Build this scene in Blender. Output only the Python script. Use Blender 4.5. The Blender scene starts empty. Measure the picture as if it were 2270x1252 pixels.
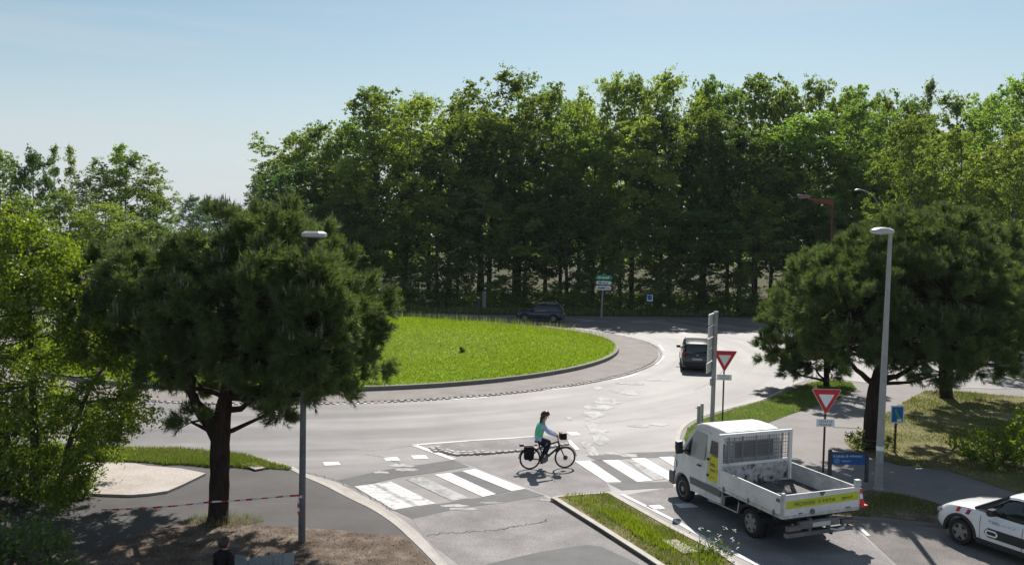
import bpy, bmesh, math, random
import numpy as np
from mathutils import Vector, Matrix
from mathutils.geometry import tessellate_polygon

SC = bpy.context.scene
COL = SC.collection
rad = math.radians

# ------------------------------------------------------------------ camera
FPX, YH, CAMH, ROLL = 1930.0, 521.0, 7.3, rad(-1.05)
PITCH = math.atan((626 - YH) / FPX)
_r = Vector((1, 0, 0)); _d = Vector((0, -math.sin(PITCH), -math.cos(PITCH))); _f = Vector((0, math.cos(PITCH), -math.sin(PITCH)))
_c, _s = math.cos(ROLL), math.sin(ROLL)
c_right = _c * _r + _s * _d
c_down = -_s * _r + _c * _d
cam_d = bpy.data.cameras.new('camera')
cam = bpy.data.objects.new('camera', cam_d)
COL.objects.link(cam)
M4 = Matrix.Identity(4)
for i in range(3):
    M4[i][0] = c_right[i]; M4[i][1] = -c_down[i]; M4[i][2] = -_f[i]
M4[2][3] = CAMH
cam.matrix_world = M4
cam_d.sensor_width = 36
cam_d.lens = 36 * FPX / 2270
cam_d.clip_start = 0.3
cam_d.clip_end = 3000
SC.camera = cam

# ------------------------------------------------------------------ sky, sun, exposure
SUN_EL, SUN_AZ = rad(44), rad(11.5)          # azimuth: clockwise from +Y (the view direction)
wd = bpy.data.worlds.new('World'); SC.world = wd
wd.use_nodes = True
nt = wd.node_tree
bgn = nt.nodes['Background']
sky = nt.nodes.new('ShaderNodeTexSky')
sky.sky_type = 'NISHITA'; sky.sun_disc = False
sky.sun_elevation = SUN_EL; sky.sun_rotation = SUN_AZ
sky.altitude = 20; sky.air_density = 1.0; sky.dust_density = .45; sky.ozone_density = 1.6
tint = nt.nodes.new('ShaderNodeVectorMath'); tint.operation = 'MULTIPLY'; tint.inputs[1].default_value = (.80, .84, .755)   # clear pale cyan air
nt.links.new(sky.outputs[0], tint.inputs[0])
tcw = nt.nodes.new('ShaderNodeTexCoord'); sep = nt.nodes.new('ShaderNodeSeparateXYZ'); nt.links.new(tcw.outputs['Generated'], sep.inputs[0])
hzf = nt.nodes.new('ShaderNodeMapRange'); hzf.interpolation_type = 'SMOOTHSTEP'; hzf.inputs['From Min'].default_value = -.02; hzf.inputs['From Max'].default_value = .24; hzf.inputs['To Min'].default_value = .85; hzf.inputs['To Max'].default_value = .0
nt.links.new(sep.outputs['Z'], hzf.inputs[0])
mpw = nt.nodes.new('ShaderNodeMapping'); mpw.inputs['Scale'].default_value = (1.6, 1.6, 14); mpw.inputs['Rotation'].default_value = (.08, .05, 0); nt.links.new(tcw.outputs['Generated'], mpw.inputs[0])
cin = nt.nodes.new('ShaderNodeTexNoise'); cin.inputs['Scale'].default_value = 1.7; cin.inputs['Detail'].default_value = 6; cin.inputs['Distortion'].default_value = .6; nt.links.new(mpw.outputs[0], cin.inputs['Vector'])
cif = nt.nodes.new('ShaderNodeMapRange'); cif.inputs['From Min'].default_value = .48; cif.inputs['From Max'].default_value = .80; cif.inputs['To Min'].default_value = .10; cif.inputs['To Max'].default_value = .5; nt.links.new(cin.outputs[0], cif.inputs[0])
mxf = nt.nodes.new('ShaderNodeMath'); mxf.operation = 'ADD'; mxf.use_clamp = True; nt.links.new(hzf.outputs[0], mxf.inputs[0]); nt.links.new(cif.outputs[0], mxf.inputs[1])
mxs = nt.nodes.new('ShaderNodeMix'); mxs.data_type = 'RGBA'; mxs.inputs['B'].default_value = (5.5, 5.85, 6.3, 1); nt.links.new(mxf.outputs[0], mxs.inputs['Factor']); nt.links.new(tint.outputs[0], mxs.inputs['A']); nt.links.new(mxs.outputs['Result'], bgn.inputs[0])
bgn.inputs[1].default_value = 0.078
sun_d = bpy.data.lights.new('sun', 'SUN'); sun_d.energy = 4.6; sun_d.angle = rad(0.5); sun_d.color = (1, .95, .88)
sun = bpy.data.objects.new('sun', sun_d); COL.objects.link(sun)
sdir = Vector((math.sin(SUN_AZ) * math.cos(SUN_EL), math.cos(SUN_AZ) * math.cos(SUN_EL), math.sin(SUN_EL)))
sun.rotation_euler = sdir.to_track_quat('Z', 'Y').to_euler()
SC.view_settings.view_transform = 'Standard'
SC.view_settings.look = 'None'
SC.view_settings.exposure = 0.62
SC.view_settings.gamma = 1
SC.cycles.max_bounces = 6
SC.cycles.diffuse_bounces = 3
SC.cycles.glossy_bounces = 3
SC.cycles.transmission_bounces = 4
SC.cycles.transparent_max_bounces = 6

# ------------------------------------------------------------------ helpers
def ray(px, py):
    x = px - 1135; y = py - 626
    x, y = _c * x - _s * y, _s * x + _c * y
    return Vector((x, FPX * math.cos(PITCH) - y * math.sin(PITCH), -(FPX * math.sin(PITCH) + y * math.cos(PITCH))))
def G(px, py, z=0.0):          # ground point at height z seen at that place of the photograph
    d = ray(px, py); t = (z - CAMH) / d.z
    return Vector((d.x * t, d.y * t, z))
def V(px, py, Y):              # point at distance Y
    d = ray(px, py); t = Y / d.y
    return Vector((d.x * t, Y, CAMH + d.z * t))

def tag(o, label=None, cat=None, group=None, kind=None):
    if label: o['label'] = label
    if cat: o['category'] = cat
    if group: o['group'] = group
    if kind: o['kind'] = kind
    return o
def empty(name, loc, rz=0, label=None, cat=None, group=None):
    o = bpy.data.objects.new(name, None); COL.objects.link(o)
    o.location = loc; o.rotation_euler = (0, 0, rz); o.empty_display_size = .2
    return tag(o, label, cat, group)
def link(name, me, mats, parent=None):
    o = bpy.data.objects.new(name, me); COL.objects.link(o)
    for m in (mats if isinstance(mats, (list, tuple)) else [mats]): me.materials.append(m)
    if parent: o.parent = parent
    return o

class MB:
    def __init__(s): s.v = []; s.f = []; s.m = []
    def add(s, vs, fs, mi=0):
        b = len(s.v); s.v += [tuple(v) for v in vs]; s.f += [tuple(i + b for i in f) for f in fs]; s.m += [mi] * len(fs); return s
    def box(s, x0, x1, y0, y1, z0, z1, mi=0, M=None):
        vs = [Vector(p) for p in ((x0,y0,z0),(x1,y0,z0),(x1,y1,z0),(x0,y1,z0),(x0,y0,z1),(x1,y0,z1),(x1,y1,z1),(x0,y1,z1))]
        if M: vs = [M @ v for v in vs]
        return s.add(vs, [(0,3,2,1),(4,5,6,7),(0,1,5,4),(1,2,6,5),(2,3,7,6),(3,0,4,7)], mi)
    def tube(s, pts, rs, n=8, mi=0, caps=True):
        pts = [Vector(p) for p in pts]
        if not isinstance(rs, (list, tuple, np.ndarray)): rs = [rs] * len(pts)
        rs = [float(r) for r in rs]
        b = len(s.v); up = None
        for i, p in enumerate(pts):
            t = (pts[min(i+1, len(pts)-1)] - pts[max(i-1, 0)])
            if t.length < 1e-9: t = Vector((0,0,1))
            t.normalize()
            if up is None:
                up = Vector((1,0,0)) if abs(t.x) < .8 else Vector((0,1,0))
            u = (up - t * up.dot(t))
            if u.length < 1e-6: u = t.orthogonal()
            u.normalize(); w = t.cross(u); up = u
            for k in range(n):
                a = 2*math.pi*k/n
                s.v.append(tuple(p + rs[i]*(math.cos(a)*u + math.sin(a)*w)))
        for i in range(len(pts)-1):
            for k in range(n):
                a, c = b+i*n+k, b+i*n+(k+1)%n
                s.f.append((a, c, c+n, a+n)); s.m.append(mi)
        if caps:
            s.f.append(tuple(b+k for k in range(n))[::-1]); s.m.append(mi)
            s.f.append(tuple(b+(len(pts)-1)*n+k for k in range(n))); s.m.append(mi)
        return s
    def torus(s, c, ax, R, r, n=28, m=8, mi=0):
        c = Vector(c); ax = Vector(ax).normalized(); u = ax.orthogonal().normalized(); w = ax.cross(u); b = len(s.v)
        for i in range(n):
            a = 2*math.pi*i/n; d = math.cos(a)*u + math.sin(a)*w
            for k in range(m):
                e = 2*math.pi*k/m
                s.v.append(tuple(c + d*(R + r*math.cos(e)) + ax*r*math.sin(e)))
        for i in range(n):
            for k in range(m):
                s.f.append((b+i*m+k, b+((i+1)%n)*m+k, b+((i+1)%n)*m+(k+1)%m, b+i*m+(k+1)%m)); s.m.append(mi)
        return s
    def lathe(s, c, ax, prof, n=24, mi=0):     # prof: (radius, along axis)
        c = Vector(c); ax = Vector(ax).normalized(); u = ax.orthogonal().normalized(); w = ax.cross(u); b = len(s.v)
        for (r, h) in prof:
            for i in range(n):
                a = 2*math.pi*i/n
                s.v.append(tuple(c + ax*h + r*(math.cos(a)*u + math.sin(a)*w)))
        for j in range(len(prof)-1):
            for i in range(n):
                s.f.append((b+j*n+i, b+j*n+(i+1)%n, b+(j+1)*n+(i+1)%n, b+(j+1)*n+i)); s.m.append(mi)
        s.f.append(tuple(b+i for i in range(n))[::-1]); s.m.append(mi)
        s.f.append(tuple(b+(len(prof)-1)*n+i for i in range(n))); s.m.append(mi)
        return s
    def prism(s, poly, fn, a, c, mi=0):        # poly in 2d, fn(u,v,t)->xyz
        n = len(poly); vs = [fn(p[0], p[1], a) for p in poly] + [fn(p[0], p[1], c) for p in poly]
        return s.add(vs, [tuple(range(n))[::-1], tuple(range(n, 2*n))] + [(i, (i+1) % n, n+(i+1) % n, n+i) for i in range(n)], mi)
    def loft(s, secs, mi=0, close=True):       # equal-length open or closed rings
        b = len(s.v); n = len(secs[0])
        for q in secs: s.v += [tuple(p) for p in q]
        for j in range(len(secs)-1):
            for i in range(n):
                s.f.append((b+j*n+i, b+j*n+(i+1) % n, b+(j+1)*n+(i+1) % n, b+(j+1)*n+i)); s.m.append(mi)
        if close:
            s.f.append(tuple(b+i for i in range(n))[::-1]); s.m.append(mi)
            s.f.append(tuple(b+(len(secs)-1)*n+i for i in range(n))); s.m.append(mi)
        return s
    def build(s, name, mats, parent=None, smooth=False, bevel=0, fix=True):
        me = bpy.data.meshes.new(name); me.from_pydata(s.v, [], s.f)
        me.polygons.foreach_set('material_index', s.m)
        if fix:
            bm = bmesh.new(); bm.from_mesh(me); bmesh.ops.recalc_face_normals(bm, faces=bm.faces); bm.to_mesh(me); bm.free()
        if smooth:
            me.polygons.foreach_set('use_smooth', [True]*len(me.polygons))
            try: me.set_sharp_from_angle(angle=rad(38))
            except Exception: pass
        me.update()
        o = link(name, me, mats, parent)
        if bevel:
            b = o.modifiers.new('bevel', 'BEVEL'); b.width = bevel; b.segments = 2; b.limit_method = 'ANGLE'
        return o

# ------------------------------------------------------------------ materials
def mat(name, col, rough=.6, spec=.5, metal=0, coat=0):
    m = bpy.data.materials.new(name); m.use_nodes = True
    b = m.node_tree.nodes['Principled BSDF']
    b.inputs['Base Color'].default_value = (*col, 1); b.inputs['Roughness'].default_value = rough
    b.inputs['Specular IOR Level'].default_value = spec; b.inputs['Metallic'].default_value = metal
    b.inputs['Coat Weight'].default_value = coat
    return m
def noise_mat(name, stops, scale=4, detail=6, rough=.8, spec=.3, bump=0, bscale=40, fine=None, distort=0, stretch=None):
    """stops: [(pos, colour)...] over a noise; fine = (scale, amount) small speckle multiplied on top"""
    m = mat(name, stops[0][1], rough, spec); t = m.node_tree; N = t.nodes; L = t.links; b = N['Principled BSDF']
    tc = N.new('ShaderNodeTexCoord'); src = tc.outputs['Object']
    if stretch:
        mp = N.new('ShaderNodeMapping'); mp.inputs['Scale'].default_value = stretch; L.new(src, mp.inputs[0]); src = mp.outputs[0]
    no = N.new('ShaderNodeTexNoise'); no.inputs['Scale'].default_value = scale; no.inputs['Detail'].default_value = detail; no.inputs['Distortion'].default_value = distort
    no.inputs['Roughness'].default_value = .62
    L.new(src, no.inputs['Vector'])
    cr = N.new('ShaderNodeValToRGB'); e = cr.color_ramp.elements
    while len(e) < len(stops): e.new(.5)
    for i, (p, c) in enumerate(stops): e[i].position = p; e[i].color = (*c, 1)
    L.new(no.outputs[0], cr.inputs[0]); out = cr.outputs[0]
    if fine:
        n2 = N.new('ShaderNodeTexNoise'); n2.inputs['Scale'].default_value = fine[0]; n2.inputs['Detail'].default_value = 3
        L.new(tc.outputs['Object'], n2.inputs['Vector'])
        mr = N.new('ShaderNodeMapRange'); mr.inputs['From Min'].default_value = .3; mr.inputs['From Max'].default_value = .7
        mr.inputs['To Min'].default_value = 1 - fine[1]; mr.inputs['To Max'].default_value = 1 + fine[1]
        L.new(n2.outputs[0], mr.inputs[0])
        mx = N.new('ShaderNodeVectorMath'); mx.operation = 'SCALE'; L.new(out, mx.inputs[0]); L.new(mr.outputs[0], mx.inputs['Scale'])
        out = mx.outputs[0]
    L.new(out, b.inputs['Base Color'])
    if bump:
        n3 = N.new('ShaderNodeTexNoise'); n3.inputs['Scale'].default_value = bscale; n3.inputs['Detail'].default_value = 4
        L.new(tc.outputs['Object'], n3.inputs['Vector'])
        bp = N.new('ShaderNodeBump'); bp.inputs['Strength'].default_value = bump; bp.inputs['Distance'].default_value = .02
        L.new(n3.outputs[0], bp.inputs['Height']); L.new(bp.outputs[0], b.inputs['Normal'])
    return m
def worn_paint(name, base, paint, amount, scale=5):
    m = mat(name, paint, .7, .3); t = m.node_tree; N = t.nodes; L = t.links; b = N['Principled BSDF']
    tc = N.new('ShaderNodeTexCoord'); no = N.new('ShaderNodeTexNoise'); no.inputs['Scale'].default_value = scale; no.inputs['Detail'].default_value = 7
    no.inputs['Roughness'].default_value = .7; L.new(tc.outputs['Object'], no.inputs['Vector'])
    n2 = N.new('ShaderNodeTexNoise'); n2.inputs['Scale'].default_value = .9; n2.inputs['Detail'].default_value = 3; L.new(tc.outputs['Object'], n2.inputs['Vector'])
    ad = N.new('ShaderNodeMath'); ad.operation = 'MULTIPLY_ADD'; L.new(n2.outputs[0], ad.inputs[0]); ad.inputs[1].default_value = .7; L.new(no.outputs[0], ad.inputs[2])
    mr = N.new('ShaderNodeMapRange'); mr.inputs['From Min'].default_value = 1.12 - .5*amount - .14; mr.inputs['From Max'].default_value = 1.12 - .5*amount + .14
    L.new(ad.outputs[0], mr.inputs[0])
    # value high -> asphalt shows through when amount is high
    mx = N.new('ShaderNodeMix'); mx.data_type = 'RGBA'; mx.inputs['A'].default_value = (*paint, 1); mx.inputs['B'].default_value = (*base, 1)
    L.new(mr.outputs[0], mx.inputs['Factor']); L.new(mx.outputs['Result'], b.inputs['Base Color'])
    return m
def leaf_mat(name, c0, c1, trans, tfac=.45, rough=.45, gloss=.06, vary=.25, tone=None):
    m = bpy.data.materials.new(name); m.use_nodes = True; t = m.node_tree; N = t.nodes; L = t.links
    N.remove(N['Principled BSDF']); out = N['Material Output']
    ge = N.new('ShaderNodeNewGeometry'); oi = N.new('ShaderNodeObjectInfo')
    mx = N.new('ShaderNodeMix'); mx.data_type = 'RGBA'; mx.inputs['A'].default_value = (*c0, 1); mx.inputs['B'].default_value = (*c1, 1)
    L.new(ge.outputs['Random Per Island'], mx.inputs['Factor'])
    hs = N.new('ShaderNodeHueSaturation')
    mr = N.new('ShaderNodeMapRange'); mr.inputs['To Min'].default_value = 1 - vary; mr.inputs['To Max'].default_value = 1 + vary
    L.new(oi.outputs['Random'], mr.inputs[0]); L.new(mr.outputs[0], hs.inputs['Value'])
    ml = N.new('ShaderNodeMath'); ml.operation = 'MULTIPLY'; ml.inputs[1].default_value = 7.13; L.new(oi.outputs['Random'], ml.inputs[0])
    fr = N.new('ShaderNodeMath'); fr.operation = 'FRACT'; L.new(ml.outputs[0], fr.inputs[0])
    mh = N.new('ShaderNodeMapRange'); mh.inputs['To Min'].default_value = .5 - .035*vary*4*.5; mh.inputs['To Max'].default_value = .5 + .03*vary*4*.5
    L.new(fr.outputs[0], mh.inputs[0]); L.new(mh.outputs[0], hs.inputs['Hue'])
    L.new(mx.outputs['Result'], hs.inputs['Color'])
    di = N.new('ShaderNodeBsdfDiffuse'); L.new(hs.outputs[0], di.inputs[0])
    tr = N.new('ShaderNodeBsdfTranslucent')
    vm = N.new('ShaderNodeVectorMath'); vm.operation = 'MULTIPLY'; vm.inputs[1].default_value = trans; L.new(hs.outputs[0], vm.inputs[0]); L.new(vm.outputs[0], tr.inputs[0])
    m1 = N.new('ShaderNodeMixShader'); m1.inputs[0].default_value = tfac; L.new(di.outputs[0], m1.inputs[1]); L.new(tr.outputs[0], m1.inputs[2])
    gl = N.new('ShaderNodeBsdfGlossy'); gl.inputs['Roughness'].default_value = rough; gl.inputs[0].default_value = (.9, .95, .9, 1)
    m2 = N.new('ShaderNodeMixShader'); m2.inputs[0].default_value = gloss; L.new(m1.outputs[0], m2.inputs[1]); L.new(gl.outputs[0], m2.inputs[2])
    L.new(m2.outputs[0], out.inputs[0])
    return m

A_ROAD = [(.3, (.145,.133,.131)), (.5, (.180,.167,.164)), (.7, (.222,.207,.203))]
M = {}
M['road'] = noise_mat('road asphalt', A_ROAD, .35, 7, .62, .35, .25, 60, (70, .16), stretch=(1, 1, 1))
def wear_rings(m, cx, cy, amt):
    t = m.node_tree; N = t.nodes; L = t.links; b = N['Principled BSDF']; src = b.inputs['Base Color'].links[0].from_socket
    tc = N.new('ShaderNodeTexCoord'); sb = N.new('ShaderNodeVectorMath'); sb.operation = 'SUBTRACT'; sb.inputs[1].default_value = (cx, cy, 0); L.new(tc.outputs['Object'], sb.inputs[0])
    ln = N.new('ShaderNodeVectorMath'); ln.operation = 'LENGTH'; L.new(sb.outputs[0], ln.inputs[0])
    nm = N.new('ShaderNodeVectorMath'); nm.operation = 'NORMALIZE'; L.new(sb.outputs[0], nm.inputs[0])
    s1 = N.new('ShaderNodeVectorMath'); s1.operation = 'SCALE'; s1.inputs['Scale'].default_value = 3.0; L.new(nm.outputs[0], s1.inputs[0])
    cb = N.new('ShaderNodeCombineXYZ'); m1 = N.new('ShaderNodeMath'); m1.operation = 'MULTIPLY'; m1.inputs[1].default_value = 1.1; L.new(ln.outputs['Value'], m1.inputs[0]); L.new(m1.outputs[0], cb.inputs[2])
    ad = N.new('ShaderNodeVectorMath'); L.new(s1.outputs[0], ad.inputs[0]); L.new(cb.outputs[0], ad.inputs[1])
    no = N.new('ShaderNodeTexNoise'); no.inputs['Scale'].default_value = .9; no.inputs['Detail'].default_value = 6; L.new(ad.outputs[0], no.inputs['Vector'])
    mr = N.new('ShaderNodeMapRange'); mr.inputs['From Min'].default_value = .32; mr.inputs['From Max'].default_value = .68; mr.inputs['To Min'].default_value = 1-amt; mr.inputs['To Max'].default_value = 1+amt*.8; L.new(no.outputs[0], mr.inputs[0])
    vo = N.new('ShaderNodeTexNoise'); vo.inputs['Scale'].default_value = 2.3; vo.inputs['Detail'].default_value = 8; vo.inputs['Roughness'].default_value = .7; L.new(tc.outputs['Object'], vo.inputs['Vector'])
    m2 = N.new('ShaderNodeMapRange'); m2.inputs['From Min'].default_value = .64; m2.inputs['From Max'].default_value = .74; m2.inputs['To Min'].default_value = 1; m2.inputs['To Max'].default_value = .72; L.new(vo.outputs[0], m2.inputs[0])
    mu = N.new('ShaderNodeMath'); mu.operation = 'MULTIPLY'; L.new(mr.outputs[0], mu.inputs[0]); L.new(m2.outputs[0], mu.inputs[1])
    sc = N.new('ShaderNodeVectorMath'); sc.operation = 'SCALE'; L.new(src, sc.inputs[0]); L.new(mu.outputs[0], sc.inputs['Scale']); L.new(sc.outputs[0], b.inputs['Base Color'])
wear_rings(M['road'], -12.02, 57.95, .3)
M['road_old'] = noise_mat('old grey asphalt', [(.3,(.165,.154,.154)),(.5,(.225,.211,.210)),(.72,(.295,.278,.276))], .8, 8, .85, .25, .4, 70, (32, .38))
M['patch'] = noise_mat('dark asphalt patch', [(.3,(.07,.069,.071)),(.6,(.105,.103,.104))], 1.2, 6, .75, .3, .3, 70, (60, .2))
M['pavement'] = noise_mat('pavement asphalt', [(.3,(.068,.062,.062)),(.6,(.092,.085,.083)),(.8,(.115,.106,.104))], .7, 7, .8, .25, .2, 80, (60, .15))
M['path'] = noise_mat('path asphalt', [(.3,(.19,.175,.171)),(.6,(.235,.218,.213))], .6, 7, .8, .2, .2, 80, (60, .12))
M['gravel'] = noise_mat('gravelly asphalt', [(.3,(.115,.105,.10)),(.5,(.165,.153,.146)),(.68,(.235,.212,.195))], .5, 8, .9, .2, .6, 50, (28, .3))
M['concrete'] = noise_mat('beige concrete', [(.3,(.35,.305,.28)),(.5,(.42,.37,.34)),(.7,(.47,.42,.39))], .9, 8, .85, .2, .2, 50, (14, .14))
M['kerb'] = noise_mat('kerb stone', [(.3,(.36,.33,.30)),(.7,(.46,.43,.39))], 1.5, 6, .8, .25, .2, 60, (25, .15))
M['kerb_dark'] = noise_mat('kerb stone in painted shade', [(.3,(.16,.15,.14)),(.7,(.24,.225,.21))], 1.5, 6, .85, .2, .2, 60, (25, .2))  # darker than the other kerbs: the shadow side is put into the colour
M['gutter'] = noise_mat('gutter concrete', [(.3,(.33,.305,.285)),(.7,(.42,.39,.365))], 1.2, 7, .85, .2, .2, 60, (30, .18))
M['apron'] = noise_mat('brown apron asphalt', [(.3,(.185,.162,.15)),(.6,(.24,.215,.20))], .8, 8, .85, .2, .4, 50, (25, .25))
M['cobble'] = noise_mat('granite cobbles', [(.3,(.36,.33,.31)),(.7,(.56,.52,.48))], 7, 4, .8, .25, .3, 40)
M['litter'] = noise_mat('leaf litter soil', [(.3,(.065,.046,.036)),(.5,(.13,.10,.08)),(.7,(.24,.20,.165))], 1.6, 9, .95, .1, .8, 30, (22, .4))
M['drygrass'] = noise_mat('dry lawn', [(.3,(.085,.09,.03)),(.5,(.16,.145,.062)),(.68,(.28,.225,.135))], .45, 8, .95, .1, .6, 30, (16, .3))
M['grassbase'] = noise_mat('grass soil', [(.3,(.05,.085,.014)),(.6,(.10,.15,.022))], .6, 7, .95, .1, .6, 20, (12, .35))
M['mediansoil'] = noise_mat('median soil', [(.3,(.07,.085,.022)),(.5,(.14,.13,.05)),(.68,(.24,.20,.11))], 1.2, 8, .95, .1, .6, 30, (16, .3))
M['moundbase'] = noise_mat('meadow ground', [(.3,(.14,.23,.02)),(.6,(.20,.30,.03))], .4, 7, .95, .1, .6, 20, (9, .3))
M['forestfloor'] = noise_mat('forest floor', [(.3,(.03,.032,.014)),(.6,(.075,.07,.03))], .5, 7, .95, .1, .6, 20, (10, .3))
M['paint'] = worn_paint('white road paint', (.16,.155,.155), (.64,.63,.63), .10)
M['paint_worn'] = worn_paint('worn white road paint', (.15,.145,.145), (.54,.53,.53), .30)
M['paint_faint'] = worn_paint('faint white road paint', (.15,.145,.145), (.37,.365,.365), .46)
M['crack'] = mat('crack filler', (.06,.057,.056), .9, .1)
M['bark'] = noise_mat('pine bark', [(.3,(.018,.013,.011)),(.6,(.048,.034,.027))], 9, 8, .95, .1, 1, 25, stretch=(1,1,.25))
M['bark_grey'] = noise_mat('grey bark', [(.3,(.05,.043,.035)),(.6,(.11,.095,.08))], 7, 8, .95, .1, 1, 20, stretch=(1,1,.25))
M['leaf'] = leaf_mat('forest leaves', (.115,.185,.045), (.225,.305,.08), (1.5,1.5,.6), .56, .45, .03, .3)
M['leaf_dark'] = leaf_mat('dark forest leaves', (.06,.12,.04), (.12,.195,.055), (1.3,1.35,.65), .52, .45, .03, .25)
M['leaf_grey'] = leaf_mat('greyish poplar leaves', (.075,.105,.06), (.12,.15,.085), (1.1,1.15,.7), .4, .4, .09, .2)
M['leaf_bright'] = leaf_mat('bright spring leaves', (.085,.16,.02), (.20,.27,.045), (1.5,1.45,.4), .56, .4, .03, .10)
M['needle'] = leaf_mat('pine needles', (.062,.104,.040), (.145,.196,.075), (1.3,1.35,.55), .45, .45, .035, .10)
M['shoot'] = noise_mat('pine shoots', [(.3,(.20,.18,.115)),(.7,(.31,.275,.18))], 12, 3, .8, .2)
M['grass'] = leaf_mat('meadow grass', (.14,.23,.012), (.235,.31,.024), (1.45,1.35,.45), .52, .4, .03, .05)
M['grass_tan'] = leaf_mat('dry grass stems', (.22,.20,.09), (.34,.30,.16), (1.1,1.1,.8), .4, .5, .03, .05)
M['grass_verge'] = leaf_mat('verge grass', (.09,.155,.02), (.17,.22,.045), (1.25,1.25,.5), .45, .4, .04, .05)
M['grass_lawn'] = leaf_mat('lawn grass', (.09,.135,.024), (.17,.19,.05), (1.2,1.2,.6), .42, .5, .03, .05)
M['galv'] = noise_mat('galvanised steel', [(.3,(.30,.30,.295)),(.7,(.40,.40,.39))], 4, 5, .5, .4, 0, 40, (18, .06))
M['lampgrey'] = noise_mat('grey painted pole', [(.3,(.27,.275,.27)),(.7,(.36,.36,.35))], 2, 5, .5, .4, 0, 40, (12, .07))
M['lampdark'] = noise_mat('dark galvanised pole', [(.3,(.085,.092,.10)),(.7,(.14,.15,.16))], 3, 5, .5, .4, 0, 40, (12, .1))
M['lamphead'] = mat('pale lamp housing', (.45,.45,.445), .4)
M['glassdiff'] = mat('lamp glass', (.35,.36,.36), .15)
M['corten'] = noise_mat('brown painted post', [(.3,(.05,.03,.025)),(.7,(.085,.055,.045))], 6, 5, .6, .3)
M['signwhite'] = mat('sign white', (.82,.84,.86), .45)
M['signred'] = mat('sign red', (.55,.012,.022), .4)
M['signgreen'] = mat('sign green', (.0,.30,.17), .4)
M['signblue'] = mat('sign blue', (.01,.12,.42), .4)
M['signback'] = noise_mat('sign back', [(.3,(.64,.65,.62)),(.7,(.74,.75,.72))], 3, 4, .5, .4)
M['ink'] = mat('dark lettering', (.02,.025,.035), .6)
M['slate'] = noise_mat('dark grey timber', [(.3,(.05,.055,.062)),(.7,(.085,.09,.10))], 6, 5, .7, .3)
M['panelblue'] = mat('banner blue', (.02,.11,.36), .5)
M['mapgreen'] = mat('map green', (.09,.42,.10), .5)
M['redlamp'] = noise_mat('red painted mast', [(.3,(.13,.006,.010)),(.7,(.18,.010,.015))], 3, 4, .45, .5)
M['white'] = noise_mat('dusty white truck paint', [(.3,(.50,.50,.495)),(.48,(.66,.66,.66)),(.7,(.73,.73,.735))], 1.6, 9, .4, .5, 0, 40, (14, .05))
M['whitecar'] = mat('white car paint', (.82,.82,.82), .22, .5, 0, .6)
M['alu'] = noise_mat('dirty aluminium', [(.3,(.36,.36,.36)),(.7,(.58,.58,.57))], 2.5, 7, .45, .5, 0, 40, (10, .15))
M['scuff'] = noise_mat('scuffed white board', [(.38,(.05,.05,.055)),(.46,(.36,.36,.36)),(.7,(.56,.56,.55))], 4.5, 9, .7, .3, 0, 40, (9, .15))
M['bedfloor'] = noise_mat('worn bed floor', [(.36,(.045,.043,.046)),(.56,(.11,.105,.105)),(.64,(.30,.29,.28)),(.75,(.42,.41,.40))], 3.2, 9, .75, .3, .2, 40, (22, .4), stretch=(1, 2.2, 1))
M['plastic'] = mat('black plastic', (.022,.022,.024), .55)
M['plasticgrey'] = mat('grey plastic', (.11,.115,.12), .55)
M['dirtblack'] = mat('dirty chassis black', (.02,.019,.018), .8)
M['rubber'] = mat('tyre rubber', (.018,.018,.018), .85)
M['rim'] = noise_mat('dusty wheel rim', [(.3,(.22,.21,.20)),(.7,(.34,.33,.31))], 6, 4, .5, .4)
M['alloy'] = mat('alloy rim', (.26,.26,.26), .35, .5, .6)
M['glass'] = mat('dark window glass', (.012,.016,.018), .04, .9)
M['glassclear'] = mat('pale window glass', (.30,.34,.32), .05, .8)
M['yellow'] = noise_mat('yellow sticker', [(.3,(.55,.50,.02)),(.7,(.66,.60,.03))], 3, 4, .5, .4)
M['bandyellow'] = noise_mat('fluorescent yellow band', [(.3,(.46,.50,.03)),(.7,(.56,.60,.04))], 3, 4, .5, .4)
M['conered'] = mat('cone red', (.72,.03,.03), .5)
M['taillight'] = mat('tail light red', (.28,.01,.012), .2)
M['chrome'] = mat('bright metal', (.6,.6,.6), .25, .5, .9)
M['cargrey'] = mat('dark grey car paint', (.045,.052,.056), .25, .5, .2, .6)
M['carblue'] = mat('dark blue car paint', (.008,.014,.04), .25, .5, .2, .6)
M['plate'] = mat('number plate', (.55,.55,.55), .5)
M['skin'] = mat('skin', (.42,.24,.17), .55)
M['hair'] = mat('dark brown hair', (.025,.015,.01), .6)
M['vest'] = noise_mat('green vest', [(.3,(.10,.50,.27)),(.7,(.16,.62,.36))], 9, 3, .7, .2)
M['shirt'] = noise_mat('pale blue shirt', [(.3,(.34,.44,.66)),(.7,(.42,.52,.74))], 9, 3, .8, .2)
M['navy'] = noise_mat('navy trousers', [(.3,(.012,.015,.028)),(.7,(.02,.025,.045))], 9, 3, .85, .2)
M['blackcloth'] = noise_mat('black cloth', [(.3,(.008,.008,.010)),(.7,(.014,.014,.016))], 8, 3, .9, .2)
M['shoe'] = mat('dark shoe', (.015,.013,.013), .6)
M['helmet'] = mat('black helmet shell', (.02,.02,.022), .35)
M['bikeframe'] = mat('black bicycle frame', (.014,.014,.016), .35)
M['tapered'] = mat('red tape', (.55,.02,.03), .5)
M['tapewhite'] = mat('white tape', (.75,.75,.75), .5)
M['greypanel'] = noise_mat('grey blue panel', [(.3,(.16,.20,.235)),(.7,(.24,.285,.32))], 3, 5, .5, .4)
M['wood'] = noise_mat('weathered timber', [(.3,(.12,.10,.08)),(.7,(.2,.175,.15))], 8, 5, .85, .2)
M['flower'] = mat('white umbels', (.6,.62,.55), .8)

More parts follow.
